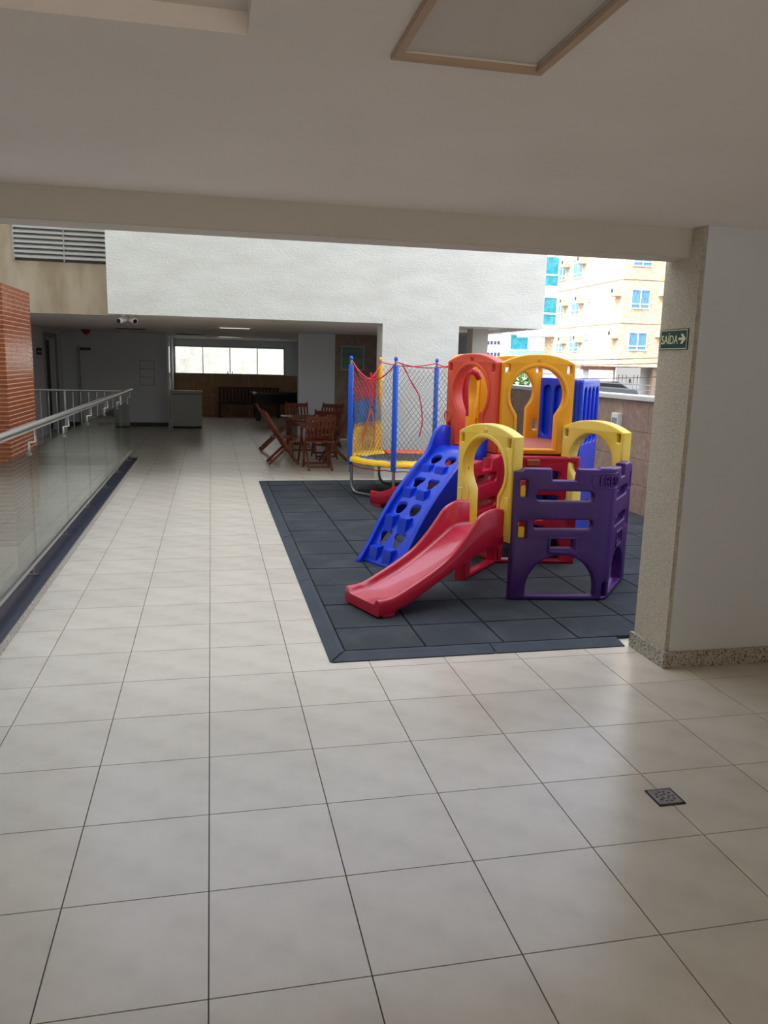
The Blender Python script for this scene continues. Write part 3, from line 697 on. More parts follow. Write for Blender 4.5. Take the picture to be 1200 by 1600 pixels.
for a0, a1, m in ((110, 178, mPADY), (243, 304, mPADY), (308, 368, mPADB), (10, 46, mPADY), (50, 106, mPADO)): pad(a0, a1, .55, .785, .485, m)
pad(182, 241, .55, .66, .485, mPADB); pad(182, 241, .662, .785, .483, mPADY)
for i, a in enumerate(angs):
    m = mSLVY if a == 108 else mSLV
    po = build(MB().tube([tp(a, TR+.025, .30), tp(a, TR+.025, 1.745)], .016, 10), 'pole', mGALV, tr, smooth=60)
    build(MB().tube([tp(a, TR+.025, .40), tp(a, TR+.025, .42), tp(a, TR+.025, 1.66), tp(a, TR+.025, 1.68)], [.028, .034, .034, .028], 12), 'foam_sleeve', m, po, smooth=60)
    build(MB().lathe([(.016, 0), (.024, .005), (.024, .03), (.015, .045), (.004, .05)], 10, tp(a, TR+.025, 1.735)), 'cap', mSLV if a != 108 else mSLVY, po, smooth=60)
SAG = [.22, .06, .07, .05, .05, .10]
def netpanel(i, spacing, rad, m, name, zlo, zhi):
    a0 = angs[i]; a1 = angs[(i+1) % 6]; p = tp(a0, TR+.01, 0); q = tp(a1, TR+.01, 0); L = (q-p).length; e = (q-p)/L
    mb = MB(); H = 1.72; sag = SAG[i] if i != 5 else .23
    def topz(x): return H-sag*4*(x/L)*(1-x/L)
    nn = Vector((e.y, -e.x, 0))
    for s in (-1, 1):
        k = -1.6
        while k < L+1.6:
            seg = []; steps = 26
            for j in range(steps+1):
                z = .5+(H-.5)*j/steps; x = k+s*(z-.5)*.75
                ok = 0 <= x <= L and z <= topz(min(max(x, 0), L)) and zlo <= z <= zhi
                if ok: seg.append(p+e*x+nn*(.03*math.sin(x*7+z*5))+Vector((0, 0, z)))
                else:
                    if len(seg) > 1: mb.tube(seg, rad, 3, cap=False)
                    seg = []
            if len(seg) > 1: mb.tube(seg, rad, 3, cap=False)
            k += spacing
    if mb.v:
        o = build(mb, name, m, tr); o['kind'] = 'stuff'; return o
for i in range(5): netpanel(i, .062, .0027, mNET, 'safety_net', .5, 1.8)
netpanel(5, .036, .0036, mNETR, 'safety_net', 1.17, 1.8); netpanel(5, .036, .0036, mNETB, 'safety_net', .84, 1.27); netpanel(5, .036, .0036, mNETY, 'safety_net', .5, .94)
for i in range(6):
    a0 = angs[i]; a1 = angs[(i+1) % 6]; p = tp(a0, TR+.01, 1.72); q = tp(a1, TR+.01, 1.72); sg = SAG[i] if i != 5 else .23
    build(MB().tube([p+(q-p)*t+Vector((0, 0, -sg*4*t*(1-t))) for t in [k/12 for k in range(13)]], .008, 6), 'top_cord', mRIB, tr, smooth=60)
def ribbon(pts, w, name='ribbon', m=mRIB):
    mb = MB()
    for a, b in zip(pts[:-1], pts[1:]): mb.bar(a, b, w, .003, (0, 1, 0))
    build(mb, name, m, tr)
def net_pt(u, v, Y): return ony(u, v, Y)-TC
ribbon([net_pt(628, 567, 7.15), net_pt(640, 592, 7.15), net_pt(655, 618, 7.15), net_pt(659, 640, 7.15), net_pt(660, 660, 7.15), net_pt(655, 683, 7.15)], .016)
ribbon([net_pt(580, 582, 8.0), net_pt(582, 610, 8.0), net_pt(580, 640, 8.0)], .03)
ribbon([net_pt(580, 635, 8.0), net_pt(586, 665, 8.0), net_pt(583, 700, 8.0)], .018, m=mPADO)
ribbon([net_pt(579, 638, 8.0), net_pt(572, 670, 8.0), net_pt(562, 700, 8.0)], .022, m=mPADO)

# ------------------------------------------------------------------ glass railing
gr = thing('glass_railing', 'glass balustrade with round steel handrail on the dark kerb', 'railing', (-1.25, 0, .095))
RX = 0.0
posts = [2.35+1.45*k-2.9 for k in range(0, 9)]
yend = 10.9
build(MB().tube([(RX+.04, -3, 1.105), (RX+.04, yend-.02, 1.105)], .028, 12), 'handrail', mSTEEL, gr, smooth=60)
build(MB().box(RX-.015, RX+.015, -3, yend, .10, .125), 'bottom_rail', mSTEEL, gr)
build(MB().box(RX-.022, RX-.017, -3, yend, .06, .125), 'rail_gasket', mBLACK, gr)
ps_y = [3.73+1.385*k for k in range(-4, 6)]
for y in ps_y:
    q = build(MB().bar((RX-.03, y, .0), (RX-.03, y, .11), .05, .012, (1, 0, 0)), 'post', mSTEEL, gr)
    build(MB().box(RX-.08, RX+.03, y-.02, y+.02, .0, .008), 'base_plate', mSTEEL, q)
    mb = MB(); mb.tube([(RX+.04, y, 1.08), (RX+.04, y, .99), (RX+.015, y, .985), (RX-.005, y, .985), (RX-.005, y, .90)], .008, 6)
    build(mb, 'bracket', mSTEEL, q, smooth=60)
    build(MB().lathe([(.016, -.01), (.016, .01)], 10, (RX-.005, y, .9)), 'glass_clamp', mSTEEL, q, smooth=60)
edges = [-2.9]+[y for y in ps_y]+[yend]
for a, b in zip(edges[:-1], edges[1:]):
    box('glass_panel', RX-.006, RX+.004, a+.006, b-.006, .125, .93, mGLASS, gr)
# cross railing of steel bars at the ramp end
cr = thing('steel_railing', 'steel bar railing crossing between brick pillar and glass balustrade', 'railing', (-2.86, 11.66, 0))
build(MB().tube([(0, 0, 1.14), (1.42, 0, 1.14)], .022, 10), 'handrail', mSTEEL, cr, smooth=60)
build(MB().tube([(0, 0, .12), (1.42, 0, .12)], .014, 8), 'bottom_rail', mSTEEL, cr, smooth=60)
for k in range(12):
    x = .02+k*1.38/11
    build(MB().tube([(x, 0, -.0 if k in (0, 11) else .12), (x, 0, 1.13)], .02 if k in (0, 4, 11) else .008, 8), 'baluster' if k not in (0, 11) else 'post', mSTEEL, cr, smooth=60)

# ------------------------------------------------------------------ fittings
sg = thing('exit_sign', 'green SAÍDA exit sign with arrow on the stucco pillar face', 'sign', (2.58, 0, 0))
y0, y1, z0, z1 = 1.885, 1.605, 1.812, 1.925
def SGN(c): return Vector((-.001-c.z, y0+(y1-y0)*c.x, z0+(z1-z0)*c.y))
def plate(x0, x1, a0, a1, t0, t1, name, m): 
    mb = MB(); mb.add([SGN(Vector((x, y, t))) for t in (t0, t1) for y in (a0, a1) for x in (x0, x1)], [(0, 2, 3, 1), (4, 5, 7, 6), (0, 1, 5, 4), (2, 6, 7, 3), (0, 4, 6, 2), (1, 3, 7, 5)])
    return build(mb, name, m, sg)
plate(0, 1, 0, 1, 0, .003, 'board', mGREEN); 
for a in ((.03, .97, .93, .965), (.03, .97, .035, .07), (.03, .045, .07, .93), (.955, .97, .07, .93)): plate(*a, .003, .0035, 'border_line', mLUM)
tm_ = fit(textmesh('SAÍDA', .1, .001), .075, .66, .28, .82, .003)
finish('lettering', vmap(tm_, SGN), mLUM, sg)
mb = MB(); mb.add([SGN(Vector((x, y, .0036))) for x, y in ((.68, .45), (.80, .45), (.80, .59), (.68, .59), (.755, .78), (.93, .52), (.755, .26), (.80, .26), (.80, .78))], [(0, 1, 2, 3), (4, 8, 5, 7, 6)][:1])
ar = [(.68, .46), (.81, .46), (.745, .28), (.82, .28), (.93, .52), (.82, .76), (.745, .76), (.81, .58), (.68, .58)]
mb = MB(); n = len(ar)
mb.add([SGN(Vector((x, y, .003))) for x, y in ar]+[SGN(Vector((x, y, .0036))) for x, y in ar], [tuple(range(n, 2*n))]+[(k, (k+1) % n, n+(k+1) % n, n+k) for k in range(n)])
build(mb, 'arrow', mLUM, sg)

# floor drain
dc = onz(1039, 1246)
dr = thing('floor_drain', 'square chrome floor drain grate set into the tiles', 'drain', (dc.x, dc.y, 0))
mb = MB(); q = .058
for a in ((-q, q, -q, -q+.006), (-q, q, q-.006, q), (-q, -q+.006, -q, q), (q-.006, q, -q, q)): mb.box(*a, .0005, .004)
build(mb, 'frame', mBLACK, dr)
loops = [rrect(-.05, .05, -.05, .05, .002, 2)]
for r_, n in ((.016, 5), (.034, 10)):
    for k in range(n):
        t = 2*math.pi*k/n; loops.append([(r_*math.cos(t)+.006*math.cos(s), r_*math.sin(t)+.006*math.sin(s)) for s in [2*math.pi*j/8 for j in range(8)]])
gm = fillcurve(loops, .003, .0004, 1); vmap(gm, lambda c: Vector((c.x, c.y, c.z+.0025))); finish('grate', gm, mat('chrome', (200, 200, 205), .15, 1.0), dr)
box('sump', -.05, .05, -.05, .05, .0005, .0015, mGALV, dr)

# louver vent
a = ony(18, 352, 9.86); b = ony(167, 411, 9.86)
lv = thing('louver_vent', 'aluminium louver vent of horizontal slats in the beige wall', 'vent', (a.x, 9.9, 0))
LW = -1.30-a.x; zb, zt_ = 2.99, 3.56
box('backing', .002, LW-.002, .18, .195, zb, zt_, mGREYM, lv)
for x in (0, LW/2, LW-.02): box('mullion', x, x+.015, -.05, .05, zb, zt_, mGREYM, lv)
k = 0; z = zb+.035
while z < zt_:
    for x0, x1 in ((.016, LW/2-.001), (LW/2+.016, LW-.021)):
        mb = MB(); mb.add([(x, y, zz) for x in (x0, x1) for y, zz in ((-.05, z), (-.052, z+.028), (-.014, z+.060), (-.014, z+.052), (-.046, z+.026), (-.045, z))], [(0, 1, 2, 3, 4, 5), (11, 10, 9, 8, 7, 6)]+[(j, (j+1) % 6, 6+(j+1) % 6, 6+j) for j in range(6)])
        build(mb, 'slat', mSLAT, lv)
    z += .066

# security cameras
def seccam(x, yaw, label):
    c = thing('security_camera', label, 'camera', (x, 9.12, 2.262), yaw, 'security cameras under the facade')
    build(MB().lathe([(.035, 0), (.035, -.02), (.02, -.03)], 12), 'mount', mWPLA, c, smooth=50)
    build(MB().tube([(0, 0, -.025), (0, -.01, -.06)], .012, 8), 'arm', mWPLA, c, smooth=50)
    bd = build(MB().tube([(0, .06, -.05), (0, .055, -.05), (0, -.10, -.085), (0, -.11, -.087)], [.025, .034, .036, .034], 12), 'body', mWPLA, c, smooth=50)
    build(MB().tube([(0, -.108, -.087), (0, -.118, -.089)], [.033, .026], 12), 'lens', mBLKG, bd, smooth=50)
seccam(-1.12, R(-25), 'white bullet security camera turned towards the brick pillar'); seccam(-1.0, R(25), 'white bullet security camera turned towards the trampoline')
# red alarm lamp, ceiling lamps, wall signs and panels in the shade
t = thing('alarm_lamp', 'small dark red alarm sounder on the shaded ceiling', 'alarm', (-2.72, 17.0, 2.30)); build(MB().lathe([(.10, 0), (.10, -.03), (.06, -.09), (.01, -.11)], 12), 'dome', mREDE, t, smooth=50); build(MB().lathe([(.12, 0), (.12, -.008)], 12), 'base', mBLACK, t)
for (x0, y0, label) in ((.48, 13.0, 'lit ceiling light panel near the wooden tables'), (.52, 19.0, 'lit ceiling light panel near the far window')):
    t = thing('ceiling_light', label, 'light', (x0, y0, 2.30), 0, None)
    mb = MB()
    for q in ((-.30, .30, -.14, -.11), (-.30, .30, .11, .14), (-.30, -.27, -.11, .11), (.27, .30, -.11, .11)): mb.box(*q, -.022, 0)
    build(mb, 'frame', mWPLA, t); box('diffuser', -.27, .27, -.11, .11, -.016, -.004, mLAMP, t)
t = thing('ceiling_vent', 'dark slim air vent in the far ceiling', 'vent', (-.45, 18.2, 2.30)); box('grille', -.35, .35, -.1, .1, -.012, 0, mDARKD, t); box('slot', -.3, .3, -.02, .02, -.016, -.012, mBLACK, t)
t = thing('ceiling_vent', 'dark slim air vent above the service door', 'vent', (-1.6, 15.5, 2.30)); box('grille', -.3, .3, -.08, .08, -.012, 0, mDARKD, t); box('slot', -.25, .25, -.02, .02, -.016, -.012, mBLACK, t)
t = thing('wall_sign', 'small black sign on the shaded side wall', 'sign', (-3.5, 15.75, 1.78)); box('board', 0, .01, -.25, .25, -.07, .07, mBLACK, t); box('line', .01, .012, -.18, .18, -.02, .02, mGREYM, t)
t = thing('door_sign', 'tiny black plate above the white service door', 'sign', (-2.95, 18.40, 1.88)); box('board', -.12, .12, -.012, 0, -.03, .03, mBLACK, t); box('line', -.09, .09, -.013, -.012, -.008, .008, mGREYM, t)
t = thing('service_panel', 'two door white service panel on the shaded wall', 'cabinet', (-1.52, 18.45, 1.33))
box('frame', -.18, .18, -.02, 0, -.31, .31, mGREYM, t)
for z in (-.29, -.09, .11): box('door', -.16, .16, -.028, -.02, z, z+.18, mWHITE, t)
t = thing('wall_light', 'small white square wall light on the boundary wall', 'wall light', (4.972, 6.65, 1.08)); box('housing', -.06, 0, -.09, .09, -.07, .09, mWPLA, t, bevel=.008); box('lens', -.066, -.06, -.06, .06, -.05, .03, mat('lens_grey', (140, 144, 150), .3), t)
# framed print
t = thing('framed_print', 'silver framed landscape print on the stone tiled wall', 'picture', (3.06, 14.985, 1.80))
mb = MB(); 
for q in ((-.26, .26, .235, .26), (-.26, .26, -.26, -.235), (-.26, -.235, -.235, .235), (.235, .26, -.235, .235)): mb.box(q[0], q[1], -.03, 0, q[2], q[3])
build(mb, 'frame', mGREYM, t); box('print', -.235, .235, -.018, -.004, -.235, .235, mPICT, t)
# freezer
t = thing('freezer', 'grey chest freezer with dark lid edge by the sliding door', 'freezer', (-.56, 18.25, 0))
box('body', -.355, .355, -.3, .3, .05, .84, mGREYM, t, bevel=.012); box('lid', -.37, .37, -.315, .315, .855, .92, mGREYM, t, bevel=.012); box('gasket', -.36, .36, -.305, .305, .84, .855, mBLACK, t); box('plinth', -.34, .34, -.28, .28, 0, .05, mBLACK, t)
# bench on the far wall
t = thing('wooden_bench', 'dark slatted wooden bench against the tan stone wall', 'bench', (1.15, 22.05, 0))
for i in range(17): x = -.86+i*.1075; box('back_slat', x-.03, x+.03, .24, .265, .45, .84, mWOODD, t)
box('top_rail', -.92, .92, .23, .275, .84, .90, mWOODD, t); box('lower_rail', -.92, .92, .23, .275, .40, .45, mWOODD, t)
for i in range(4): box('seat_slat', -.92, .92, -.22+i*.11, -.13+i*.11, .40, .425, mWOODD, t)
for x in (-.9, .84):
    for y in (-.2, .22): box('leg', x, x+.06, y-.03, y+.03, 0, .40 if y < 0 else .86, mWOODD, t)
# pool table
t = thing('pool_table', 'black pool table with square legs in the games area', 'pool table', (2.05, 20.45, 0))
box('cabinet', -.80, .80, -.45, .45, .50, .74, mBLKG, t, bevel=.01); 
mb = MB()
for q in ((-.9, .9, -.55, -.43), (-.9, .9, .43, .55), (-.9, -.78, -.43, .43), (.78, .9, -.43, .43)): mb.box(*q, .72, .81)
build(mb, 'rail', mBLKG, t, bevel=.01); box('cloth', -.78, .78, -.43, .43, .73, .765, mFELT, t)
for x in (-.74, .74):
    for y in (-.38, .38):
        mb = MB(); mb.add([(x+a*s, y+b*s, z) for z, s in ((.04, .065), (.50, .09)) for a, b in ((-1, -1), (1, -1), (1, 1), (-1, 1))], [(0, 1, 2, 3), (4, 5, 6, 7)]+[(k, (k+1) % 4, 4+(k+1) % 4, 4+k) for k in range(4)])
        l_ = build(mb, 'leg', mBLKG, t, bevel=.006); build(MB().lathe([(.05, 0), (.05, .03), (.02, .045)], 12, (x, y, 0)), 'levelling_foot', mSTEEL, l_)
for x, y in ((-.84, -.49), (.84, -.49), (-.84, .49), (.84, .49)): build(MB().lathe([(.062, .775), (.062, .822), (.03, .824)], 12, (x, y, 0)), 'corner_cap', mSTEEL, t)

# ------------------------------------------------------------------ folding chairs and tables
def make_chair(label, group):
    t = thing('folding_chair', label, 'chair', (0, 0, 0), 0, group)      # faces +Y
    for s in (-1, 1):
        build(MB().bar((s*.215, -.33, .88), (s*.215, .22, .012), .025, .042, (0, 1, 0)), 'long_leg', mWOOD, t)
        build(MB().bar((s*.185, -.27, .012), (s*.185, .19, .45), .025, .042, (0, 1, 0)), 'short_leg', mWOOD, t)
    def bp(z): return -.33+.55*(.88-z)/.868
    for z, h in ((.83, .07), (.50, .045)):
        build(MB().bar((-.203, bp(z), z), (.203, bp(z), z), .022, h, (0, -.53, .85)), 'back_rail', mWOOD, t)
    for k in range(6):
        x = -.155+k*.062; build(MB().bar((x, bp(.52), .52), (x, bp(.80), .80), .034, .012, (0, 1, 0)), 'back_slat', mWOOD, t)
    for k in range(6):
        y = -.20+k*.075; build(MB().box(-.20, .20, y, y+.055, .445, .463), 'seat_slat', mWOOD, t)
    build(MB().bar((-.172, -.23, .055), (.172, -.23, .055), .02, .035), 'stretcher', mWOOD, t)
    build(MB().bar((-.203, .18, .075), (.203, .18, .075), .02, .035), 'stretcher', mWOOD, t)
    return t
G = 'folding chairs around the wooden tables'
ch = make_chair('red-brown slatted folding chair with its back to the play mat', G)
ch.location = (1.70, 10.27, 0); ch.rotation_euler = (0, 0, R(2))
spots = [((1.21, 10.95), -88, 'red-brown folding chair side-on, in line with the front table, next to the open floor'),
         ((2.06, 11.0), 90, 'red-brown folding chair side-on between the front table and the trampoline'),
         ((1.20, 12.95), -90, 'red-brown folding chair side-on at the rear table, next to the open floor'),
         ((2.02, 11.75), 0, 'red-brown folding chair tucked between the two wooden tables'),
         ((1.72, 13.6), 178, 'dark folding chair at the rear table facing the play mat'),
         ((2.3, 13.4), 150, 'dark folding chair at the rear table nearest the white partition'),
         ]
for (x, y), rz_, lb in spots: dup(ch, (x, y, 0), R(rz_), lb, G)
def make_table(label):
    t = thing('folding_table', label, 'table', (0, 0, 0), 0, 'wooden tables')
    for k in range(7): y = -.35+k*.1; box('top_slat', -.29, .29, y+.004, y+.096, .66, .68, mWOOD, t)
    for y in (-.33, .33): build(MB().bar((-.27, y, .645), (.27, y, .645), .03, .03), 'apron', mWOOD, t)
    for s in (-1, 1):
        build(MB().bar((s*.24, -.28, .63), (s*.24, .3, .02), .028, .045, (0, 1, 0)), 'leg', mWOOD, t)
        build(MB().bar((s*.20, .28, .63), (s*.20, -.3, .02), .028, .045, (0, 1, 0)), 'leg', mWOOD, t)
    build(MB().bar((-.20, -.28, .05), (.20, -.28, .05), .03, .03), 'stretcher', mWOOD, t)
    return t
tb = make_table('square slatted wooden folding table behind the front chair'); tb.location = (1.72, 10.9, 0)
dup(tb, (1.72, 12.85, 0), 0, 'square slatted wooden folding table carrying a white paper', 'wooden tables')
pp = MB(); pp.add([(-.10, -.14, 0), (.10, -.14, 0), (.10, .14, 0), (-.10, .14, 0), (-.10, -.14, .012), (.10, -.14, .004), (.10, .14, .004), (-.10, .14, .012)], [(0, 3, 2, 1), (4, 5, 6, 7), (0, 1, 5, 4), (1, 2, 6, 5), (2, 3, 7, 6), (3, 0, 4, 7)])
o = build(pp, 'paper_stack', mWPLA); o.location = (1.42, 12.75, .681); tag(o, 'white paper lying on the rear wooden table', 'paper')

# ------------------------------------------------------------------ outside: buildings, car, bush, cables
ab = thing('apartment_building', 'cream stone apartment block with blue curtained windows and air conditioners', 'building', (27.0, 47.6, -1.1))
OB = Vector((27.0, 47.6, -1.1))
box('wall', 0, 26, 0, 12.4, 3.0, 24, mFAR, ab)
box('ground_floor', .6, 24, 1.6, 12, 0, 3.0, mFARW, ab)
for z in (5.87, 8.72, 11.55):
    mb = MB(); mb.box(-.012, 0, 0, 12.4, z-.03, z+.03); mb.box(0, 26, -.012, 0, z-.03, z+.03); build(mb, 'joint', mBROWNJ, ab)
def bwin(face, a0, a1, z0, z1, m=mWIN):
    mb = MB(); f = .055
    fr = lambda p0, p1, q0, q1, d0, d1: mb.box(p0, p1, -d1, -d0, q0, q1) if face == 'y' else mb.box(-d1, -d0, p0, p1, q0, q1)
    w = (box('window', a0, a1, -.03, .0, z0, z1, m, ab) if face == 'y' else box('window', -.03, 0, a0, a1, z0, z1, m, ab))
    fr(a0-f, a0, z0-f, z1+f, 0, .08); fr(a1, a1+f, z0-f, z1+f, 0, .08); fr(a0, a1, z1, z1+f, 0, .08); fr(a0, a1, z0-f, z0, 0, .08)
    fr((a0+a1)/2-.03, (a0+a1)/2+.03, z0, z1, .03, .07); fr(a0, a1, z0+.22*(z1-z0)-.03, z0+.22*(z1-z0)+.03, .03, .07)
    build(mb, 'window_frame', mALU, w)
def fy(u, v): 
    q = ony(u, v, 47.6)-OB; return q.x, q.z
def fx(u, v):
    q = onx(u, v, 27.0)-OB; return q.y, q.z
for (u0, v0, u1, v1) in ((988, 453, 1013, 482), (983, 520, 1008, 547), (992, 388, 1018, 416)):
    x0, zt0 = fy(u0, v0); x1, zb0 = fy(u1, v1); bwin('y', x0, x1, zb0, zt0)
for (u0, v0, u1, v1) in ((876, 413, 884, 437), (898, 406, 910, 433), (874, 473, 880, 494), (895, 465, 905, 491), (870, 528, 878, 549), (891, 525, 903, 549), (919, 462, 923, 470), (914, 522, 919, 530)):
    y1_, zt0 = fx(u0, v0); y0_, zb0 = fx(u1, v1); ym, zc = fx((u0+u1)/2, (v0+v1)/2); hh = (zt0-zb0)/2
    bwin('x', min(y0_, y1_), max(y0_, y1_), zc-hh*.95, zc+hh*.95)
for (u, v) in ((888, 412), (913, 406), (967, 456), (885, 472), (909, 468), (962, 522), (882, 531), (906, 529)):
    y_, z_ = fx(u, v); s_ = .36
    ac = box('air_conditioner', -.5, 0, y_-s_, y_+s_, z_-.22, z_+.22, mACB, ab); box('grille', -.51, -.5, y_-s_*.4, y_+s_*.4, z_-.08, z_+.18, mDARKD, ac); box('ledge', -.6, 0, y_-s_*1.2, y_+s_*1.2, z_-.3, z_-.22, mACB, ac)
for (u, v) in ((1036, 458), (1031, 522)):
    x_, z_ = fy(u, v); ac = box('air_conditioner', x_-.36, x_+.36, -.5, 0, z_-.22, z_+.22, mACB, ab); box('grille', x_-.15, x_+.15, -.51, -.5, z_-.1, z_+.15, mDARKD, ac)
# teal glazed bay at the far end of the lit side
bay_y, _ = fx(874, 480)
for v0, v1 in ((404, 448), (462, 508)):
    _, zt0 = fx(868, v0); _, zb0 = fx(868, v1)
    w = box('glazed_bay', -1.6, .0, bay_y+.6, bay_y+4.5, zb0, zt0, mTEAL, ab)
    mb = MB(); zc = zb0+(zt0-zb0)*.38; mb.box(-1.66, .02, bay_y+.56, bay_y+4.54, zc-.06, zc+.06); mb.box(-1.65, -1.55, bay_y+.55, bay_y+.65, zb0, zt0); mb.box(-1.66, .02, bay_y+.55, bay_y+4.5, zb0-.9, zb0); build(mb, 'bay_frame', mALU, w)
# ground floor details: beam, dark pier, gate
x0, z_ = fy(905, 574); x1, _ = fy(1000, 574); box('entrance_beam', x0+.3, x1, .2, .5, 2.75, 3.0, mWOODD, ab)
x0, _ = fy(915, 590); box('pier', x0, x0+.4, .4, .8, 0, 2.75, mGREYM, ab); x0, _ = fy(1024, 590); box('pier', x0, x0+2.5, .4, .8, 0, 3.0, mTAUPE, ab)
gt = thing('garage_gate', 'grey panel gate with dark vertical slots under the cream building', 'gate', (0, 0, 0))
a = ony(963, 575, 47.4); b = ony(998, 613, 47.4)
gs = [a.x+.22+k*(b.x-a.x-.4)/5 for k in range(6) if k != 3]
finish('leaf', vmap(fillcurve([[(a.x, -1.1), (b.x, -1.1), (b.x, a.z+.05), (a.x, a.z+.05)]]+[[(x-.035, a.z-1.45), (x+.035, a.z-1.45), (x+.035, a.z-.45), (x-.035, a.z-.45)] for x in gs], .10, .004, 1), lambda c: Vector((c.x, 47.4+c.z, c.y))), mGATE, gt)
box('knob', (a.x+b.x)/2+.1, (a.x+b.x)/2+.2, 47.32, 47.4, a.z-.95, a.z-.7, mBLACK, gt)
# car
c0 = ony(944, 606, 46.0)
struct(box('floor', 16, 44, 43.5, 47.2, -1.1, -.62, mROAD), 'raised concrete driveway before the cream building', 'driveway')
car = thing('car', 'dark parked car beyond the boundary wall', 'car', (c0.x, 46.0, -.62))
prof = [(-2.0, .35), (-2.05, .75), (-1.9, 1.0), (-1.35, 1.08), (-.75, 1.52), (.55, 1.56), (1.35, 1.12), (1.95, 1.0), (2.1, .7), (2.05, .35)]
finish('body', vmap(fillcurve([prof], 1.7, .08, 2), lambda c: Vector((c.x, c.z-.85, c.y))), mCAR, car, smooth=50)
gl = [(-1.2, 1.12), (-.72, 1.46), (.5, 1.50), (1.15, 1.14)]
finish('side_window', vmap(fillcurve([gl], .02, .004, 1), lambda c: Vector((c.x, c.z-.865, c.y))), mBLKG, car)
for x in (-1.3, 1.3):
    for y in (-.85, .70): build(MB().tube([(x, y, .33), (x, y+.18, .33)], .33, 18), 'wheel', mTYRE, car, smooth=40)
box('headlight', -2.08, -1.95, -.84, -.5, .72, .86, mALU, car)
# white balcony block and distant white building
bb = thing('balcony_block', 'white apartment block with teal window and glass balcony', 'building', (0, 0, 0)); YB = 66.5
p0 = ony(792, 560, YB); p1 = ony(872, 560, YB); zt0 = ony(850, 497, YB).z
box('wall', p0.x, p1.x, YB, YB+1.6, -1.1, zt0, mFARW, bb)
q0 = ony(798, 523, YB); q1 = ony(824, 546, YB); w = box('window', q0.x, q1.x, YB-.05, YB, q1.z, q0.z, mTEAL, bb)
mb = MB(); mb.box(q0.x-.1, q1.x+.1, YB-.1, YB, q0.z, q0.z+.12); mb.box(q0.x-.1, q0.x, YB-.1, YB, q1.z, q0.z); mb.box(q1.x, q1.x+.1, YB-.1, YB, q1.z, q0.z); build(mb, 'window_frame', mALU, w)
q0 = ony(855, 528, YB); q1 = ony(863, 547, YB); box('window', q0.x, q1.x, YB-.05, YB, q1.z, q0.z, mGREYM, bb)
q0 = ony(790, 547, YB-2); q1 = ony(880, 560, YB-2); rl = box('balcony_glass', q0.x, q1.x, YB-2, YB-1.95, q1.z, q0.z, glassmat('balcony_glass', (.6, .85, .85), 1.4), bb); box('balcony_rail', q0.x, q1.x, YB-2.03, YB-1.93, q0.z, q0.z+.07, mALU, rl)
box('balcony_slab', q0.x, q1.x, YB-2.1, YB, q1.z-.3, q1.z, mFARW, bb)
db = thing('distant_building', 'far white office block with rows of small windows', 'building', (0, 0, 0)); YD = 95.0
p0 = ony(740, 560, YD); p1 = ony(794, 560, YD); box('wall', p0.x, p1.x, YD, YD+10, -1.1, ony(770, 480, YD).z, mFARW, db)
for v in (516, 533, 551, 569):
    for k in range(7):
        q0 = ony(752+k*5.4, v, YD); box('window', q0.x-.16, q0.x+.16, YD-.05, YD, q0.z-.42, q0.z+.02, mat('dim_glass', (66, 74, 92), .3), db)
wl = thing('white_block', 'low white house wall behind the blue panels', 'building', (0, 0, 0))
p0 = ony(820, 578, 30); p1 = ony(905, 578, 30); box('wall', p0.x, p1.x-.5, 30, 34, -1.1, p0.z-.1, mFARW, wl); box('coping', p0.x-.1, p1.x-.4, 29.9, 34.1, p0.z-.1, p0.z, mCOPING, wl)
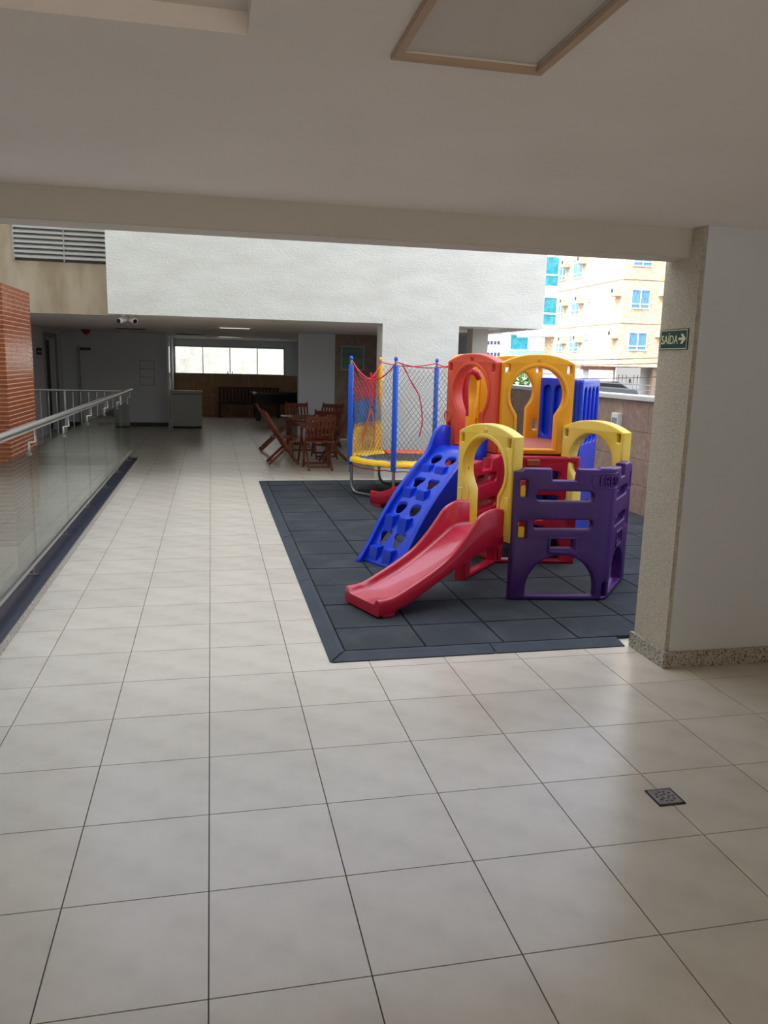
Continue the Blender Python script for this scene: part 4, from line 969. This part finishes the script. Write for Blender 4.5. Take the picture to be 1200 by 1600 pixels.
# bush
bc = ony(812, 600, 14.5)
bu = thing('garden_bush', 'leafy bright green bush behind the boundary wall', 'bush', (bc.x, 14.5, -1.1))
build(MB().tube([(0, 0, 0), (.05, 0, 1.0), (0, .05, 2.0)], [.06, .05, .03], 8), 'stem', mBARK, bu)
mb = MB()
for k in range(1400):
    while True:
        d = Vector((random.uniform(-1, 1), random.uniform(-1, 1), random.uniform(-1, 1)))
        if .2 < d.length < 1: break
    c = Vector((d.x*.62, d.y*.6, 2.05+d.z*.75)); a = Vector((random.gauss(0, 1), random.gauss(0, 1), random.gauss(0, 1))).normalized(); b = a.cross(Vector((random.gauss(0, 1), random.gauss(0, 1), 1))).normalized(); s = random.uniform(.04, .075)
    mb.add([c-a*s, c+b*s*.45, c+a*s, c-b*s*.45], [(0, 1, 2, 3)])
lf = build(mb, 'foliage', mLEAF, bu); lf['kind'] = 'stuff'
# pipe rails above the boundary wall and cables in the street
for z, lb in ((1.46, 'lower thin steel pipe rail on the boundary wall coping'), (1.52, 'upper thin steel pipe rail on the boundary wall coping')):
    o = build(MB().tube([(5.12, 2.2, z), (5.12, 8.4, z)], .007, 6), 'pipe_rail', mGALV, None, smooth=60); tag(o, lb, 'railing')
for i, (v0, v1, lb) in enumerate(((556, 553, 'upper black street cable strung before the cream building'), (563, 562, 'middle black street cable strung before the cream building'), (585, 583, 'lower black street cable strung before the cream building'))):
    a = ony(700, v0, 36); b = ony(1120, v1, 36); o = build(MB().tube([a+(b-a)*t-Vector((0, 0, .25*4*t*(1-t))) for t in [k/10 for k in range(11)]], .02, 6), 'street_cable', mBLACK, None, smooth=60); tag(o, lb, 'cable')
a = ony(1120, 565, 36); up = thing('utility_pole', 'concrete utility pole holding the street cables', 'pole', (a.x+.12, 36, -1.1)); build(MB().tube([(0, 0, 0), (0, 0, 7)], [.16, .12], 12), 'shaft', mGREYM, up, smooth=60); box('crossarm', -.9, .9, -.06, .06, 6.3, 6.42, mGREYM, up)
a = ony(700, 568, 36); up = thing('utility_pole', 'concrete utility pole at the far end of the street cables', 'pole', (a.x-.12, 36, -1.1)); build(MB().tube([(0, 0, 0), (0, 0, 4.0)], [.16, .12], 12), 'shaft', mGREYM, up, smooth=60); box('crossarm', -.5, .5, -.06, .06, 3.6, 3.7, mGREYM, up)
